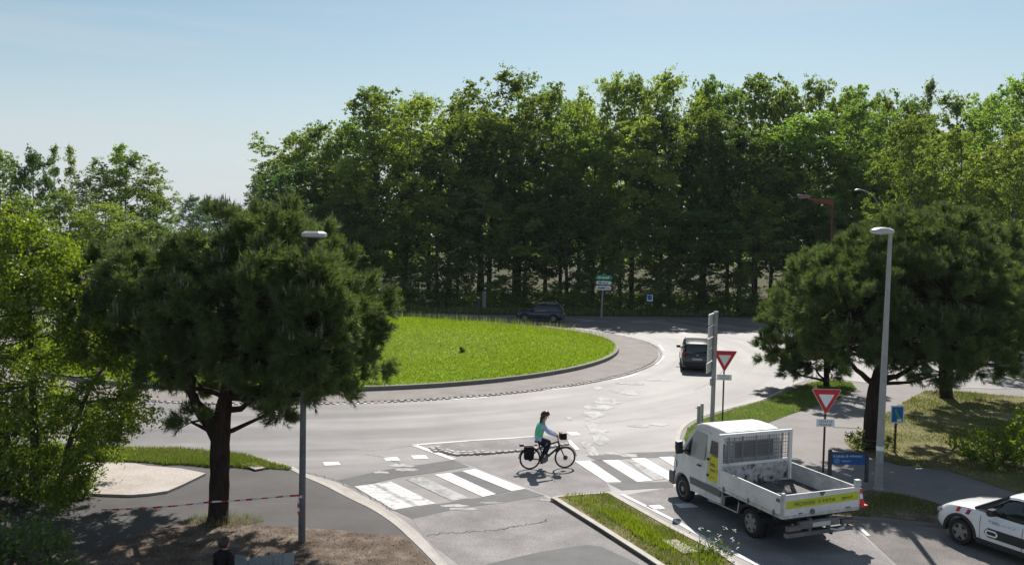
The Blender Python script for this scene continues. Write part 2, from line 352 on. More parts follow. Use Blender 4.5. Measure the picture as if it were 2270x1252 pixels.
# ------------------------------------------------------------------ setting: ground sheets
def sheet(name, pts, z, m, thick=0, kind='structure'):
    """flat or raised sheet from a ground outline"""
    pts = [Vector((p[0], p[1], 0)) for p in pts]
    n = len(pts); tri = tessellate_polygon([pts])
    mb = MB()
    vs = [(p.x, p.y, z) for p in pts]
    fs = [tuple(t) for t in tri]
    if thick:
        vs += [(p.x, p.y, z-thick) for p in pts]
        fs += [(i, (i+1) % n, n+(i+1) % n, n+i) for i in range(n)]
    mb.add(vs, fs)
    o = mb.build(name, m)
    for p in o.data.polygons:   # upper faces up
        pass
    return tag(o, kind=kind)
def GP(lst, z=0): return [G(x, y, z) for x, y in lst]
def arcpts(cx, cy, R, a0, a1, n, sq=1.0):
    o = []
    for i in range(n+1):
        a = a0 + (a1-a0)*i/n
        o.append(Vector((cx + R*math.cos(a), cy + R*math.sin(a)*(sq if math.sin(a) > 0 else 1), 0)))
    return o
def strip(pts, w, side=0):
    """polygon of width w along a polyline (side -1/0/1: left, centred, right)"""
    pts = [Vector((p[0], p[1], 0)) for p in pts]; L = []; R = []
    for i, p in enumerate(pts):
        t = (pts[min(i+1, len(pts)-1)] - pts[max(i-1, 0)]).normalized(); nrm = Vector((-t.y, t.x, 0))
        a = {0: .5, -1: 1, 1: 0}[side]; b = {0: -.5, -1: 0, 1: -1}[side]
        L.append(p + nrm*w*a); R.append(p + nrm*w*b)
    return L, R
def strip_mesh(mb, pts, w, z, side=0, h=0, mi=0):
    L, R = strip(pts, w, side)
    for i in range(len(L)-1):
        q = [L[i], L[i+1], R[i+1], R[i]]
        mb.add([(p.x, p.y, z) for p in q], [(0, 3, 2, 1)], mi)
        if h:
            for a, b in ((L[i], L[i+1]), (R[i+1], R[i])):
                mb.add([(a.x, a.y, z), (b.x, b.y, z), (b.x, b.y, z-h), (a.x, a.y, z-h)], [(0, 1, 2, 3)], mi)
    if h:
        for a, b in ((L[0], R[0]), (R[-1], L[-1])):
            mb.add([(a.x, a.y, z), (b.x, b.y, z), (b.x, b.y, z-h), (a.x, a.y, z-h)], [(0, 1, 2, 3)], mi)
    return mb
def smooth_line(pts, n=6):
    P = [Vector(p) for p in pts]; out = []
    for i in range(len(P)-1):
        p0, p1, p2, p3 = P[max(i-1, 0)], P[i], P[i+1], P[min(i+2, len(P)-1)]
        for k in range(n):
            t = k/n
            out.append(.5*((2*p1) + (-p0+p2)*t + (2*p0-5*p1+4*p2-p3)*t*t + (-p0+3*p1-3*p2+p3)*t**3))
    out.append(P[-1]); return out

sheet('ground', [(-700,-60),(700,-60),(700,1500),(-700,1500)], -.06, M['drygrass'])
sheet('road', [(-160,6),(60,6),(120,90),(-160,90)], 0, M['road'])
KH = .09
# left pavement, its kerb and gutter
kerb_out = smooth_line(GP([(560,1008),(640,1030),(678,1049),(744,1068),(788,1090),(831,1113),(867,1135),(900,1157),(925,1178),(960,1215),(1003,1264)]), 5)
kerb_in = smooth_line(GP([(556,1014),(636,1037),(675,1056),(723,1077),(773,1103),(817,1124),(853,1146),(882,1168),(907,1191),(945,1228),(983,1268)], .1), 5)
pav_edge = [(p.x, p.y) for p in kerb_in]
far_left = GP([(300,985),(420,992)])
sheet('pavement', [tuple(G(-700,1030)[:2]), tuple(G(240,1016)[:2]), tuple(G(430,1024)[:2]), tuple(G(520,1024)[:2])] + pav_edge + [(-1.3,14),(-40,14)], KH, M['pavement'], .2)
mb = MB(); strip_mesh(mb, kerb_in, .16, KH+.012, -1, .2); tag(mb.build('kerb', M['kerb']), kind='structure')
gut = MB()
for i in range(len(kerb_in)-1):
    a, b, c, d = kerb_in[i], kerb_in[i+1], kerb_out[min(i+1, len(kerb_out)-1)], kerb_out[i]
    gut.add([(a.x,a.y,.012),(b.x,b.y,.012),(c.x,c.y,.008),(d.x,d.y,.008)], [(0,1,2,3)])
tag(gut.build('gutter', M['gutter']), kind='structure')
# leaf litter below the pavement
sheet('leaf_litter', GP([(230,1215),(330,1172),(430,1152),(520,1150),(600,1166),(690,1170),(790,1178),(880,1186),(903,1194)], KH) + [tuple(v) for v in GP([(940,1229),(966,1258)], KH)] + [Vector((-1.5,14,0)), Vector((-16,14,0)), Vector((-16,17.5,0))], KH+.006, M['litter'])
# left verge
verge_l = GP([(-600,990),(0,990),(300,991),(400,994),(450,998),(520,1005),(575,1018),(648,1038),(640,1041),(600,1038),(555,1039),(500,1033),(470,1036),(400,1029),(365,1030),(330,1025),(240,1020),(0,1016),(-600,1016)], .1)
sheet('grass_verge', verge_l, .11, M['grassbase'], .2)
# beige slab
sheet('concrete_slab', GP([(40,1075),(150,1032),(200,1024),(245,1024),(300,1026),(325,1031),(400,1037),(456,1048),(440,1056),(405,1073),(372,1087),(330,1093),(289,1096),(225,1094),(170,1090),(120,1088)], .16), .16, M['concrete'], .12)

# island (mound, kerb, apron, cobbles)
CX, CY, RI, RA, SQ = -12.02, 57.95, 18.9, 21.6, .75
sheet('apron', arcpts(CX, CY, RA, 0, 2*math.pi, 120, SQ)[:-1], .05, M['apron'], .06)
mb = MB(); strip_mesh(mb, arcpts(CX, CY, RI+.12, 0, 2*math.pi, 120, SQ), .22, .24, 0, .24); tag(mb.build('island_kerb', M['kerb_dark']), kind='structure')
def mound_z(x, y):
    dy = (y-CY)/(SQ if y > CY else 1); r = math.hypot(x-CX, dy)/RI
    return .2 + 1.0*max(0, 1-r*r)**.9 if r < 1 else .2
mb = MB(); rings = 26; seg = 96; vs = [(CX, CY, mound_z(CX, CY))]
for i in range(1, rings+1):
    for k in range(seg):
        a = 2*math.pi*k/seg; r = RI*i/rings; y = CY + r*math.sin(a)*(SQ if math.sin(a) > 0 else 1); x = CX + r*math.cos(a)
        vs.append((x, y, mound_z(x, y)))
fs = [(0, 1+k, 1+(k+1) % seg) for k in range(seg)]
for i in range(rings-1):
    for k in range(seg):
        a = 1+i*seg+k; b = 1+i*seg+(k+1) % seg
        fs.append((a, a+seg, b+seg, b))
mb.add(vs, fs); tag(mb.build('grass_mound', M['moundbase'], None, True), kind='structure')
def cobble_row(mb, pts, size, z, rng, gap=.03, rows=1, off=0):
    pts = [Vector((p[0], p[1], 0)) for p in pts]; d = 0; 
    acc = [0]
    for i in range(len(pts)-1): acc.append(acc[-1] + (pts[i+1]-pts[i]).length)
    s = 0
    while s < acc[-1]:
        i = max(j for j in range(len(acc)) if acc[j] <= s); i = min(i, len(pts)-2)
        t = (pts[i+1]-pts[i]).normalized(); p = pts[i] + t*(s-acc[i]); n = Vector((-t.y, t.x, 0))
        for r in range(rows):
            w = size*rng.uniform(.78, 1.0); h = z*rng.uniform(.8, 1.15)
            c = p + n*(off + r*(size+gap)) + t*rng.uniform(-.02, .02)
            q = [c + t*a*w*.5 + n*b*size*.5*rng.uniform(.85, 1) for a, b in ((-1,-1),(1,-1),(1,1),(-1,1))]
            top = [c + (v-c)*.8 for v in q]
            mb.add([(v.x, v.y, 0) for v in q] + [(v.x, v.y, h*.75) for v in q] + [(v.x, v.y, h) for v in top],
                   [(0,1,5,4),(1,2,6,5),(2,3,7,6),(3,0,4,7),(4,5,9,8),(5,6,10,9),(6,7,11,10),(7,4,8,11),(8,9,10,11)])
        s += size+gap
    return mb
rng = random.Random(3)
mb = MB(); cobble_row(mb, arcpts(CX, CY, RA+.16, -math.pi*.98, .95, 220, SQ), .2, .055, rng, .09, 1)
tag(mb.build('cobble_border', M['cobble']), kind='structure')
# splitter island of the exit: cobble rim and asphalt filling
spl = GP([(970,992),(985,986),(1060,979),(1180,970),(1225,967),(1258,975),(1262,984),(1215,993),(1150,1000),(1080,1006),(1016,1009),(996,1006),(980,1000)])
sheet('splitter_island', spl, .045, M['road_old'], .045)
mb = MB(); cobble_row(mb, spl[-1:]+spl[:1], .17, .06, rng, .05, 2, .02)
for i in range(len(spl)-1, 6, -1): cobble_row(mb, [spl[i], spl[i-1]], .17, .065, rng, .05, 2 if i > 9 else 1, 0)
tag(mb.build('cobble_rim', M['cobble']), kind='structure')
# planted median: soil, kerbs
med_l = GP([(1226,1104),(1335,1172),(1434,1235),(1474,1262)], .10); med_r = GP([(1358,1091),(1497,1168),(1592,1216),(1643,1250),(1690,1276)], .10)
medl = [Vector((1.18,23.95,0)), Vector((2.05,22.0,0))] 
med_top = GP([(1226,1104),(1242,1100),(1300,1095),(1356,1091)], .10)
sheet('median_soil', [*med_top, *med_r[1:], Vector((5.9,16.5,0)), Vector((4.2,16.5,0)), *med_l[::-1][:-1]], .085, M['mediansoil'], .2)
mb = MB(); strip_mesh(mb, med_l + [Vector((4.25,16.5,0))], .15, .105, -1, .12); strip_mesh(mb, med_r + [Vector((6.0,16.5,0))], .15, .105, 1, .12)
strip_mesh(mb, med_top, .1, .10, -1, .11); tag(mb.build('median_kerb', M['kerb']), kind='structure')
# right land: kerb line, path, verge, lawn
kr = smooth_line(GP([(2700,858),(2270,862),(1950,850),(1840,838),(1783,844),(1701,882),(1629,902),(1584,914),(1545,928),(1517,947),(1507,971),(1512,997),(1560,1025),(1620,1052)], .1), 5)
lane_r = [Vector((p.x, p.y, 0)) for p in kr] + GP([(1800,1135)]) 
edgeR = GP([(1900,1158),(1960,1162),(2040,1176),(2080,1182),(2110,1165),(2180,1150)])
landR = lane_r + [Vector((8.6,22.6,0)), Vector((9.9,22.4,0)), Vector((11.2,22.0,0)), Vector((12.4,22.6,0)), Vector((17,22.4,0)), Vector((70,22,0)), Vector((70,44,0))]
sheet('path', landR, KH, M['path'], .2)
mb = MB(); strip_mesh(mb, kr, .15, KH+.015, -1 if False else 1, .2); tag(mb.build('roundabout_kerb', M['kerb']), kind='structure')
mb = MB(); strip_mesh(mb, kr[25:70], .42, .012, -1); tag(mb.build('gutter_band', M['gutter']), kind='structure')
vr = GP([(1840,843),(1790,850),(1701,886),(1629,906),(1588,918),(1550,932),(1524,950),(1516,971),(1524,990),(1570,990),(1640,962),(1700,938),(1752,918),(1800,903),(1850,888),(1900,862),(1885,848)], KH)
sheet('verge_soil', vr, KH+.012, M['grassbase'])
lawn = GP([(2050,866),(2013,886),(1965,915),(1925,960),(1870,975),(1882,990),(1920,1010),(1990,1030),(2100,1042),(2200,1075),(2290,1105),(2700,1150),(2800,1000),(2700,872),(2270,880),(2130,868)], KH)
sheet('lawn_soil', lawn, KH+.012, M['drygrass'])
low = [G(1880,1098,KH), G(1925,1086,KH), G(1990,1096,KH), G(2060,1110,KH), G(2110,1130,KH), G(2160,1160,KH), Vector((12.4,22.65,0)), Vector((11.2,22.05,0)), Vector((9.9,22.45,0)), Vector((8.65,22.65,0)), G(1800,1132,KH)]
sheet('shade_painted_soil', low, KH+.012, M['litter'])  # dark litter tone stands for the pine shadow over this grass strip
gr = [G(1890,1166), G(1915,1183), G(1990,1252)] + [Vector((9.2,14,0)), Vector((40,14,0)), Vector((40,21.9,0)), Vector((17,22.3,0)), Vector((12.4,22.5,0)), Vector((11.2,21.9,0)), Vector((9.9,22.3,0)), Vector((8.8,22.4,0))]
sheet('gravel_lot', gr, .006, M['gravel'])
# far side: forest floor, strip of verge
far_edge = GP([(-700,668),(300,680),(600,688),(842,693),(1060,697),(1333,701),(1500,702),(1640,703)]) + [Vector((30,78,0)), Vector((33,66,0)), Vector((36,58,0)), Vector((80,55,0))]
sheet('forest_floor', far_edge + [Vector((500,120,0)), Vector((500,700,0)), Vector((-500,700,0)), Vector((-500,90,0))], .1, M['forestfloor'], .2)

# ------------------------------------------------------------------ painted markings and patches
def poly_marks(name, polys, z, m):
    mb = MB()
    for P in polys:
        q = GP(P); mb.add([(v.x, v.y, z) for v in q], [tuple(range(len(q)))[::-1]])
    return tag(mb.build(name, m), kind='structure')
poly_marks('old_asphalt', [[(1045,1252+20),(940,1190),(915,1150),(880,1131),(1165,1086),(1205,1099),(1225,1108),(1345,1180),(1480,1268)],
                           [(1378,1098),(1495,1078),(1560,1090),(1700,1110),(1886,1160),(1985,1256),(1700,1268),(1640,1232),(1500,1158)],
                           [(1010,1020),(1110,1012),(1260,1010),(1272,1022),(1345,1070),(1355,1089),(1225,1102),(1180,1082),(1060,1036)]], .004, M['road_old'])
poly_marks('asphalt_patch', [[(748,1064),(860,1040),(1004,1019),(1040,1034),(960,1047),(880,1058),(790,1080)],
                             [(874,1131),(970,1117),(1100,1097),(1165,1084),(1208,1098),(1120,1113),(1010,1128),(915,1149)],
                             [(1300,1010),(1400,1003),(1500,1000),(1498,1012),(1400,1016),(1322,1020)],
                             [(1350,1071),(1440,1068),(1490,1066),(1494,1080),(1430,1083),(1378,1086)],
                             [(998,1048),(1025,1044),(1134,1088),(1100,1095)], [(1308,1021),(1335,1020),(1413,1068),(1378,1068.5)],
                             [(1066,1266),(1080,1250),(1200,1222),(1300,1207),(1335,1212),(1450,1266)]], .007, M['patch'])
poly_marks('zebra_stripe', [[(1025,1044),(1053,1039),(1165,1083),(1134,1088)], [(963,1052),(998,1048),(1100,1095),(1070,1101)],
                            [(1274,1022),(1308,1021),(1378,1068.5),(1345,1069)], [(1335,1020),(1370,1019),(1447,1065),(1413,1068)],
                            [(1398,1016),(1430,1015),(1512,1062),(1482,1064)], [(1460,1013),(1490,1012),(1560,1050),(1530,1055)]], .011, M['paint'])
poly_marks('worn_zebra_stripe', [[(785,1078),(823,1073),(917,1123),(872,1130)], [(833,1071.5),(867,1067),(966,1116),(929,1121)]], .011, M['paint_worn'])
poly_marks('faint_zebra_stripe', [[(899,1062),(936,1056.5),(1042,1104.5),(1002,1110)], [(823,1073),(833,1071.5),(929,1121),(917,1123)], [(1390,1021),(1412,1020),(1475,1062),(1450,1064)]], .0105, M['paint_faint'])
poly_marks('give_way_dash', [[(715.5,1024.5),(750,1023.5),(756,1030.5),(720,1032)], [(849,1015),(880,1012.5),(888,1020.5),(856,1022)],
                             [(910.5,1009.5),(943,1008.5),(950,1016.6),(917.6,1017.7)], [(1255,958),(1278,957.5),(1289,964.5),(1266,965)],
                             [(1254.6,976),(1265,976),(1285,996),(1276,997.5)], [(1431,1121),(1462,1118.5),(1475,1127),(1448,1129)],
                             [(1493,1116.5),(1530,1114.5),(1550,1124),(1508,1126)]], .011, M['paint'])
mb = MB()
for a, b, w in (((916,986),(1050,976),.14), ((1050,976),(1184,967.5),.11), ((917,986),(1006,1018),.20), ((1378,1095),(1500,1156),.13), ((1500,1156),(1574,1199),.14), ((1574,1199),(1682,1253),.14), ((1905,1168),(1925,1187),.1), ((1240,1118),(1395,1215),.06)):
    strip_mesh(mb, GP([a, b]), w, .011)
for P in ([(1461,765),(1466,770),(1471,778)], [(1471,789),(1463,799),(1453,808)], [(1413,829),(1388,836),(1358,842)], [(1262,859),(1235,862),(1205,865)], [(1080,880),(1040,883),(1000,885)], [(860,892),(800,894),(740,896)], [(600,897),(540,897),(480,896)]):
    strip_mesh(mb, GP(P), .17, .011)
for P in ([(975,704),(1012,703)], [(1050,701),(1085,700.5)], [(1290,712),(1316,711.5)], [(1400,714),(1440,713)], [(1452,710),(1475,709.5)], [(1130,713),(1155,713)]):
    strip_mesh(mb, GP(P), .2, .011)
tag(mb.build('road_line', M['paint']), kind='structure')
# worn splashes of old paint
rng = random.Random(8); mb = MB()
for (x, y, w, h) in ((1385,868,34,7),(1400,872,22,5),(1345,889,40,9),(1338,903,26,7),(1305,904,16,6),(1315,918,30,12),(1308,938,20,14),(1325,955,26,14),(1330,975,22,16),(1312,1000,18,14),(1368,1005,34,5),(1395,1009,26,4),(1416,944,26,4),(1460,941,24,4),(1262,927,10,5),(1325,860,12,5),(890,1032,34,4),(900,1041,36,4),(845,1047,26,3),(1010,1121,36,4),(1030,1128,40,4),(1090,1114,32,3),(1215,1108,26,4),(1400,850,40,3),(1455,842,34,3),(1300,985,14,10)):
    c = G(x, y); ex = abs((G(x+w, y)-G(x-w, y)).x)*.5; ey = abs((G(x, y-h)-G(x, y+h)).y)*.5
    n = 14; q = []
    for k in range(n):
        a = 2*math.pi*k/n; r = rng.uniform(.55, 1.0); q.append((c.x+ex*r*math.cos(a), c.y+ey*r*math.sin(a), .0080+.00012*(len(mb.f)+1)))
    mb.add(q, [tuple(range(n))])
tag(mb.build('worn_paint', M['paint_faint']), kind='structure')
mb = MB(); rng = random.Random(4)
def crack(px, w=.025):
    q = smooth_line(GP(px), 14); q = [p + Vector((rng.uniform(-.06,.06), rng.uniform(-.09,.09), 0)) for p in q]; strip_mesh(mb, q, w*.6, .0135+.0002*len(mb.f)/40)
crack([(948,1186),(1020,1180),(1100,1174),(1150,1166),(1215,1153)], .03); crack([(690,998),(760,997),(830,998),(915,987)], .02); crack([(1225,1104),(1330,1173),(1432,1240),(1470,1266)], .05)
crack([(1325,1178),(1470,1266)], .02); crack([(680,1047),(745,1066),(800,1091),(840,1113),(870,1133)], .025); crack([(1300,940),(1400,930),(1500,926)], .02); crack([(815,1008),(850,1014),(890,1030)], .02); crack([(1540,865),(1590,838),(1610,800)], .02)
tag(mb.build('road_crack', M['crack']), kind='structure')
mb = MB(); q = [p + Vector((0, 0, 0)) for p in GP([(1848,947),(1870,947.5),(1910,949.5)], KH)]; strip_mesh(mb, q, .07, KH+.007); tag(mb.build('path_dark_line', M['crack']), kind='structure')  # thin dark strip laid across the path

# ------------------------------------------------------------------ vegetation helpers
def tri_mesh(name, V3, F, mi=None):
    me = bpy.data.meshes.new(name); nv, nf, k = len(V3), len(F), F.shape[1]
    me.vertices.add(nv); me.vertices.foreach_set('co', np.ascontiguousarray(V3, dtype=np.float32).ravel())
    me.loops.add(nf*k); me.loops.foreach_set('vertex_index', F.astype(np.int32).ravel())
    me.polygons.add(nf); me.polygons.foreach_set('loop_start', np.arange(0, nf*k, k, dtype=np.int32))
    if mi is not None: me.polygons.foreach_set('material_index', mi.astype(np.int32))
    me.update(calc_edges=True); return me
def unit(a): return a/np.maximum(np.linalg.norm(a, axis=1, keepdims=True), 1e-9)
def leaf_quads(R, P, size, up=.35, asp=.6, droop=0):
    n = len(P); nrm = unit(R.normal(size=(n, 3)) + np.array([0, 0, up])); u = unit(np.cross(nrm, R.normal(size=(n, 3)))); w = np.cross(nrm, u)
    s = size*R.uniform(.6, 1.3, (n, 1)); u = u*s; w = w*s*asp
    fold = nrm*s*.12
    V3 = np.stack([P-u, P-w*.9+fold+u*.1, P+u, P+w*.9+fold+u*.1], 1).reshape(-1, 3)
    return V3, np.arange(4*n).reshape(n, 4)
def clump_points(R, C, rad, n, flat=.75, shell=.5):
    """n points in each ellipsoid clump"""
    d = unit(R.normal(size=(len(C)*n, 3))); r = R.uniform(0, 1, (len(C)*n, 1))**shell
    r = r*(1+.25*R.normal(size=r.shape))
    return np.repeat(C, n, 0) + d*r*np.repeat(rad, n)[:, None]*np.array([1, 1, flat])
def limb(mb, a, b, r0, r1, rng, n=5, sag=.15, seg=4, mi=0):
    a, b = Vector(a), Vector(b); L = (b-a).length; pts = []
    for i in range(seg+1):
        t = i/seg; p = a.lerp(b, t); p.z -= sag*L*math.sin(math.pi*t)*.5
        if 0 < i < seg: p += Vector((rng.uniform(-.04,.04), rng.uniform(-.04,.04), rng.uniform(-.03,.03)))*L
        pts.append(p)
    mb.tube(pts, [r0+(r1-r0)*i/seg for i in range(seg+1)], n, mi)

PROTO = {}
def proto_tree(key, seed, H, R0, base, nclump, per, leaf, mleaf, shape, crad=(.8, 1.5), trunk_r=.2, bark='bark_grey', flat=.75, up=.3):
    """one tree: trunk with limbs (a mesh) and crown (a mesh), foot at the origin"""
    R = np.random.default_rng(seed); rng = random.Random(seed)
    mb = MB(); lean = (rng.uniform(-.03,.03), rng.uniform(-.03,.03))
    ax = lambda t: Vector((lean[0]*H*t + .12*math.sin(3*t+seed), lean[1]*H*t + .12*math.cos(2.3*t+seed), H*t))
    mb.tube([ax(i/9*.95) for i in range(10)], [trunk_r*(1.25 if i == 0 else 1)*(1-i/9*.9) for i in range(10)], 7)
    C = []; rd = []; nb = max(10, int(nclump/4.6))
    for i in range(nb):                                    # boughs, each carrying its own mass of leaf clumps
        u = ((i+.6)/nb)**.8; t = base + (1-base)*u*.97
        rr = R0*shape(u); a = i*2.399 + rng.uniform(-.5,.5); q = rr*rng.uniform(.45, .95) if u < .93 else rr*.2
        p = ax(t) + Vector((q*math.cos(a), q*math.sin(a), rng.uniform(-.5,.5)))
        limb(mb, ax(max(.1, t-.07-.07*q/R0)), p, trunk_r*.42*(1.15-t), .03, rng, 5, .1, 4)
        br = (.42*R0*rng.uniform(.75, 1.2))*(.7+.3*min(1, rr/R0))
        for k in range(7):
            d = Vector((rng.gauss(0,1), rng.gauss(0,1), rng.gauss(0,.62))); d = d.normalized()*br*rng.uniform(.25, 1.0)
            C.append(p + d); rd.append(rng.uniform(*crad)*.8)
            if k < 2: limb(mb, p, p+d, .035, .012, rng, 4, .05, 2)
    for i in range(int(nclump*.6)):
        u = rng.uniform(0, 1)**.85; t = base + (1-base)*u; rr = R0*shape(min(u, .97)); a = rng.uniform(0, 6.28); q = rr*math.sqrt(rng.uniform(.02, 1.15))
        C.append(ax(t) + Vector((q*math.cos(a), q*math.sin(a), rng.uniform(-.3,.3)))); rd.append(rng.uniform(.45, .95))
    C = np.array([tuple(c) for c in C]); rd = np.array(rd)
    sub = 9; SCn = clump_points(R, C, rd*.95, sub, flat*1.05, .45); srd = np.repeat(rd, sub)*R.uniform(.18, .42, len(SCn))
    P = clump_points(R, SCn, srd, int(per*1.2/sub), .65, .5)
    # a few stray leaves along twigs for a broken outline
    S = C[R.integers(0, len(C), len(C)*4)] + unit(R.normal(size=(len(C)*4, 3)))*(np.mean(rd)*R.uniform(.6, 1.05, (len(C)*4, 1)))
    P = np.vstack([P, S]); P = P[P[:, 2] > .25]
    V3, F = leaf_quads(R, P, leaf*.78, up)
    cm = tri_mesh('crown', V3, F); cm.materials.append(M[mleaf])
    tm = bpy.data.meshes.new('trunk'); tm.from_pydata(mb.v, [], mb.f); tm.materials.append(M[bark])
    PROTO[key] = (tm, cm, H, R0)
dome = lambda u: (math.sin(math.pi*(.14+.66*u))**.55)*(1 if u < .9 else 1-.45*(u-.9)/.1)
taper = lambda u: (1-u)**.55*.9+.12
egg = lambda u: math.sin(math.pi*(.15+.74*u)**.9)**.6
proto_tree('oak', 11, 18, 3.9, .27, 100, 120, .15, 'leaf', dome, (.7, 1.5), .24)
proto_tree('alder', 12, 20, 3.4, .25, 100, 110, .15, 'leaf', egg, (.7, 1.3), .22)
proto_tree('elm', 13, 19, 4.2, .31, 100, 125, .15, 'leaf', dome, (.7, 1.6), .25)
proto_tree('holm', 14, 17, 3.8, .20, 100, 125, .15, 'leaf_dark', dome, (.7, 1.5), .23)
proto_tree('thin', 15, 20, 1.9, .35, 44, 60, .16, 'leaf', taper, (.55, 1.0), .17)
proto_tree('poplar', 16, 18, 2.2, .15, 66, 85, .15, 'leaf_grey', egg, (.7, 1.2), .2)
proto_tree('under', 17, 6, 2.4, .05, 44, 70, .13, 'leaf', dome, (.6, 1.0), .07)
proto_tree('spire', 18, 16, 1.5, .1, 56, 80, .12, 'leaf_dark', taper, (.5, .8), .16)
proto_tree('scrub', 19, 1.6, 1.5, .02, 26, 60, .07, 'leaf', dome, (.3, .5), .03, 'bark_grey')

def plant(key, name, pos, h, w, rz, label, cat='tree', group=None):
    tm, cm, H, R0 = PROTO[key]
    o = empty(name, pos, rz, label, cat, group); sx = w/2/(R0+.9)
    o.scale = (sx, sx, h/H)
    for nm, me in (('trunk', tm), ('crown', cm)):
        c = bpy.data.objects.new(nm, me); COL.objects.link(c); c.parent = o
    return o

LM = [(590,'the wood end'),(700,'the near pine crown'),(842,'the far white signs'),(960,'the mound'),(1066,'the grey marker board'),(1195,'the dark blue car'),
      (1338,'the green direction sign'),(1440,'the small blue far sign'),(1545,'the dark grey car'),(1606,'the farther triangle sign'),(1690,'the right pine edge'),(1780,'the red lamp head'),(1845,'the red mast'),(1925,'the curved lamp arm'),(1965,'the right lamp head'),(2085,'the right pine top'),(2190,'the right leafy bush'),(2262,'the right edge')]
used = set()
KIND = {'oak': 'full crowned tree', 'alder': 'tall tapering leafy tree', 'elm': 'round topped leafy tree', 'holm': 'dark dense leafy tree', 'thin': 'thin sparse tree', 'poplar': 'greyish slender tree', 'spire': 'dark narrow pointed tree', 'under': 'low young tree'}
def where(px):
    d = sorted((abs(px-x), x, n) for x, n in LM)[0]; off = px-d[1]
    if abs(off) <= 12: return 'behind ' + d[2]
    return ('a little ' if abs(off) < 32 else '') + ('left of ' if off < 0 else 'right of ') + d[2]
def forest(key, px, yt, Y, wpx, row, grp='trees of the wood behind the roundabout', drop=0):
    top = V(px, yt+10, Y); h = top.z; w = wpx*1.3/FPX*Y
    lab = f'{KIND[key]} {row}, {where(px)}'
    lab = lab.replace('trees of ', ''); base = lab; k = 0
    for extra in ('', ', higher one', ', half hidden', ', second one', ', sunlit top', ', deeper in'):
        if base+extra not in used and len((base+extra).split()) <= 16: lab = base+extra; break
    used.add(lab)
    rg = random.Random(int(px*7+yt)); 
    return plant(key, 'forest_tree', (top.x, Y, 0), h, w, rg.uniform(0, 6.28), lab, 'tree', grp)
# skyline row
for key, px, yt, Y, w in [('poplar',572,378,120,66),('poplar',612,350,116,70),('oak',655,288,100,170),('elm',705,275,97,150),('alder',770,258,96,120),('alder',835,186,92,165),('spire',899,216,100,60),
    ('elm',955,214,96,150),('alder',1022,203,96,110),('oak',1070,228,100,140),('elm',1158,160,90,210),('oak',1215,192,96,150),('alder',1290,214,100,130),('elm',1345,172,94,150),('oak',1412,160,95,150),
    ('elm',1498,165,95,160),('alder',1570,165,98,95),('oak',1625,186,95,140),('alder',1688,157,97,140),('oak',1752,180,98,140),('elm',1825,175,96,150),('alder',1893,185,98,120),('oak',1950,202,100,130),('elm',2008,218,100,130),
    ('thin',2068,172,105,62),('elm',2130,208,96,160),('oak',2200,205,92,160),('elm',2262,172,84,190)]:
    forest(key, px, yt, Y, w, 'on the skyline')
rng = random.Random(21)
for i, px in enumerate(range(665, 2120, 82)):
    forest(['holm','oak','alder','elm','holm','alder'][i % 6], px+rng.randint(-12,12), (320 if px < 780 else 238)+rng.randint(-22,50), 88+rng.uniform(-1,2), 165+rng.randint(-20,40), 'inside the wood')
for i, px in enumerate(range(640, 2080, 104)):
    forest(['oak','holm','elm','alder','holm'][i % 5], px+rng.randint(-18,18), 400+rng.randint(-40,90), 84.5+rng.uniform(-.5,1.5), 150+rng.randint(-15,50), 'at the wood front')
for i, px in enumerate(range(880, 1720, 70)):
    forest('under', px+rng.randint(-25,25), 590+rng.randint(-25,30), 83.5+rng.uniform(-.3,.6), 95+rng.randint(-20,30), 'along the roadside', 'young trees along the edge of the wood')
# trees on the right
for key, px, yt, Y, w, lab in [('elm',2140,300,64,230,'sunlit yellow green tree rising just behind the right pine'),('oak',2250,300,58,240,'broad sunlit tree at the right picture edge above the pine'),
    ('oak',2030,262,70,200,'sunlit tree between the curved lamp and the yellow green tree'),('elm',2225,520,50,190,'low leafy tree behind the right pine, beside the side road')]:
    top = V(px, yt, Y); plant(key, 'roadside_tree', (top.x, Y, 0), top.z, w/FPX*Y, px*.1, lab, 'tree', 'trees beyond the side road')
# left group
for key, px, yt, Y, w, lab in [('elm',0,338,98,150,'round leafy tree at the left picture edge on the skyline'),('holm',70,332,100,110,'dark leafy tree second from the left on the skyline'),('thin',122,326,106,58,'thin sparse tree, left of the pair with bare upper twigs'),
    ('thin',150,328,108,58,'thin sparse tree, right of the pair with bare upper twigs'),('poplar',192,392,104,100,'greyish low tree between the thin pair and the tall bushy tree'),('elm',275,345,94,200,'tall bushy tree alone against the sky on the left'),('thin',264,323,96,95,'greyish sparse tree top sticking out of the tall bushy tree'),
    ('oak',350,420,100,120,'lower leafy tree at the right foot of the tall bushy tree'),('oak',130,425,86,190,'leafy tree behind the bright green near tree'),('elm',230,455,84,180,'dark leafy tree just above the left bulge of the pine'),('holm',30,450,86,150,'dark tree behind the near tree at the left edge'),('oak',330,490,88,150,'shaded leafy tree behind the left shoulder of the pine')]:
    top = V(px, yt, Y); plant(key, 'tree', (top.x, Y, 0), top.z, w/FPX*Y, px*.13, lab, 'tree', 'trees on the left beyond the road')
for px, yt, Y, w in ((425,434,240,90),(462,440,260,110),(510,452,270,120)):
    top = V(px, yt, Y); plant('holm', 'distant_tree', (top.x, Y, 0), top.z, w/FPX*Y, px*.17, 'hazy bluish far tree in the gap left of the wood' + {425:', darkest of three',462:', middle of three',510:', beside the wood'}[px], 'tree', 'hazy trees in the gap')
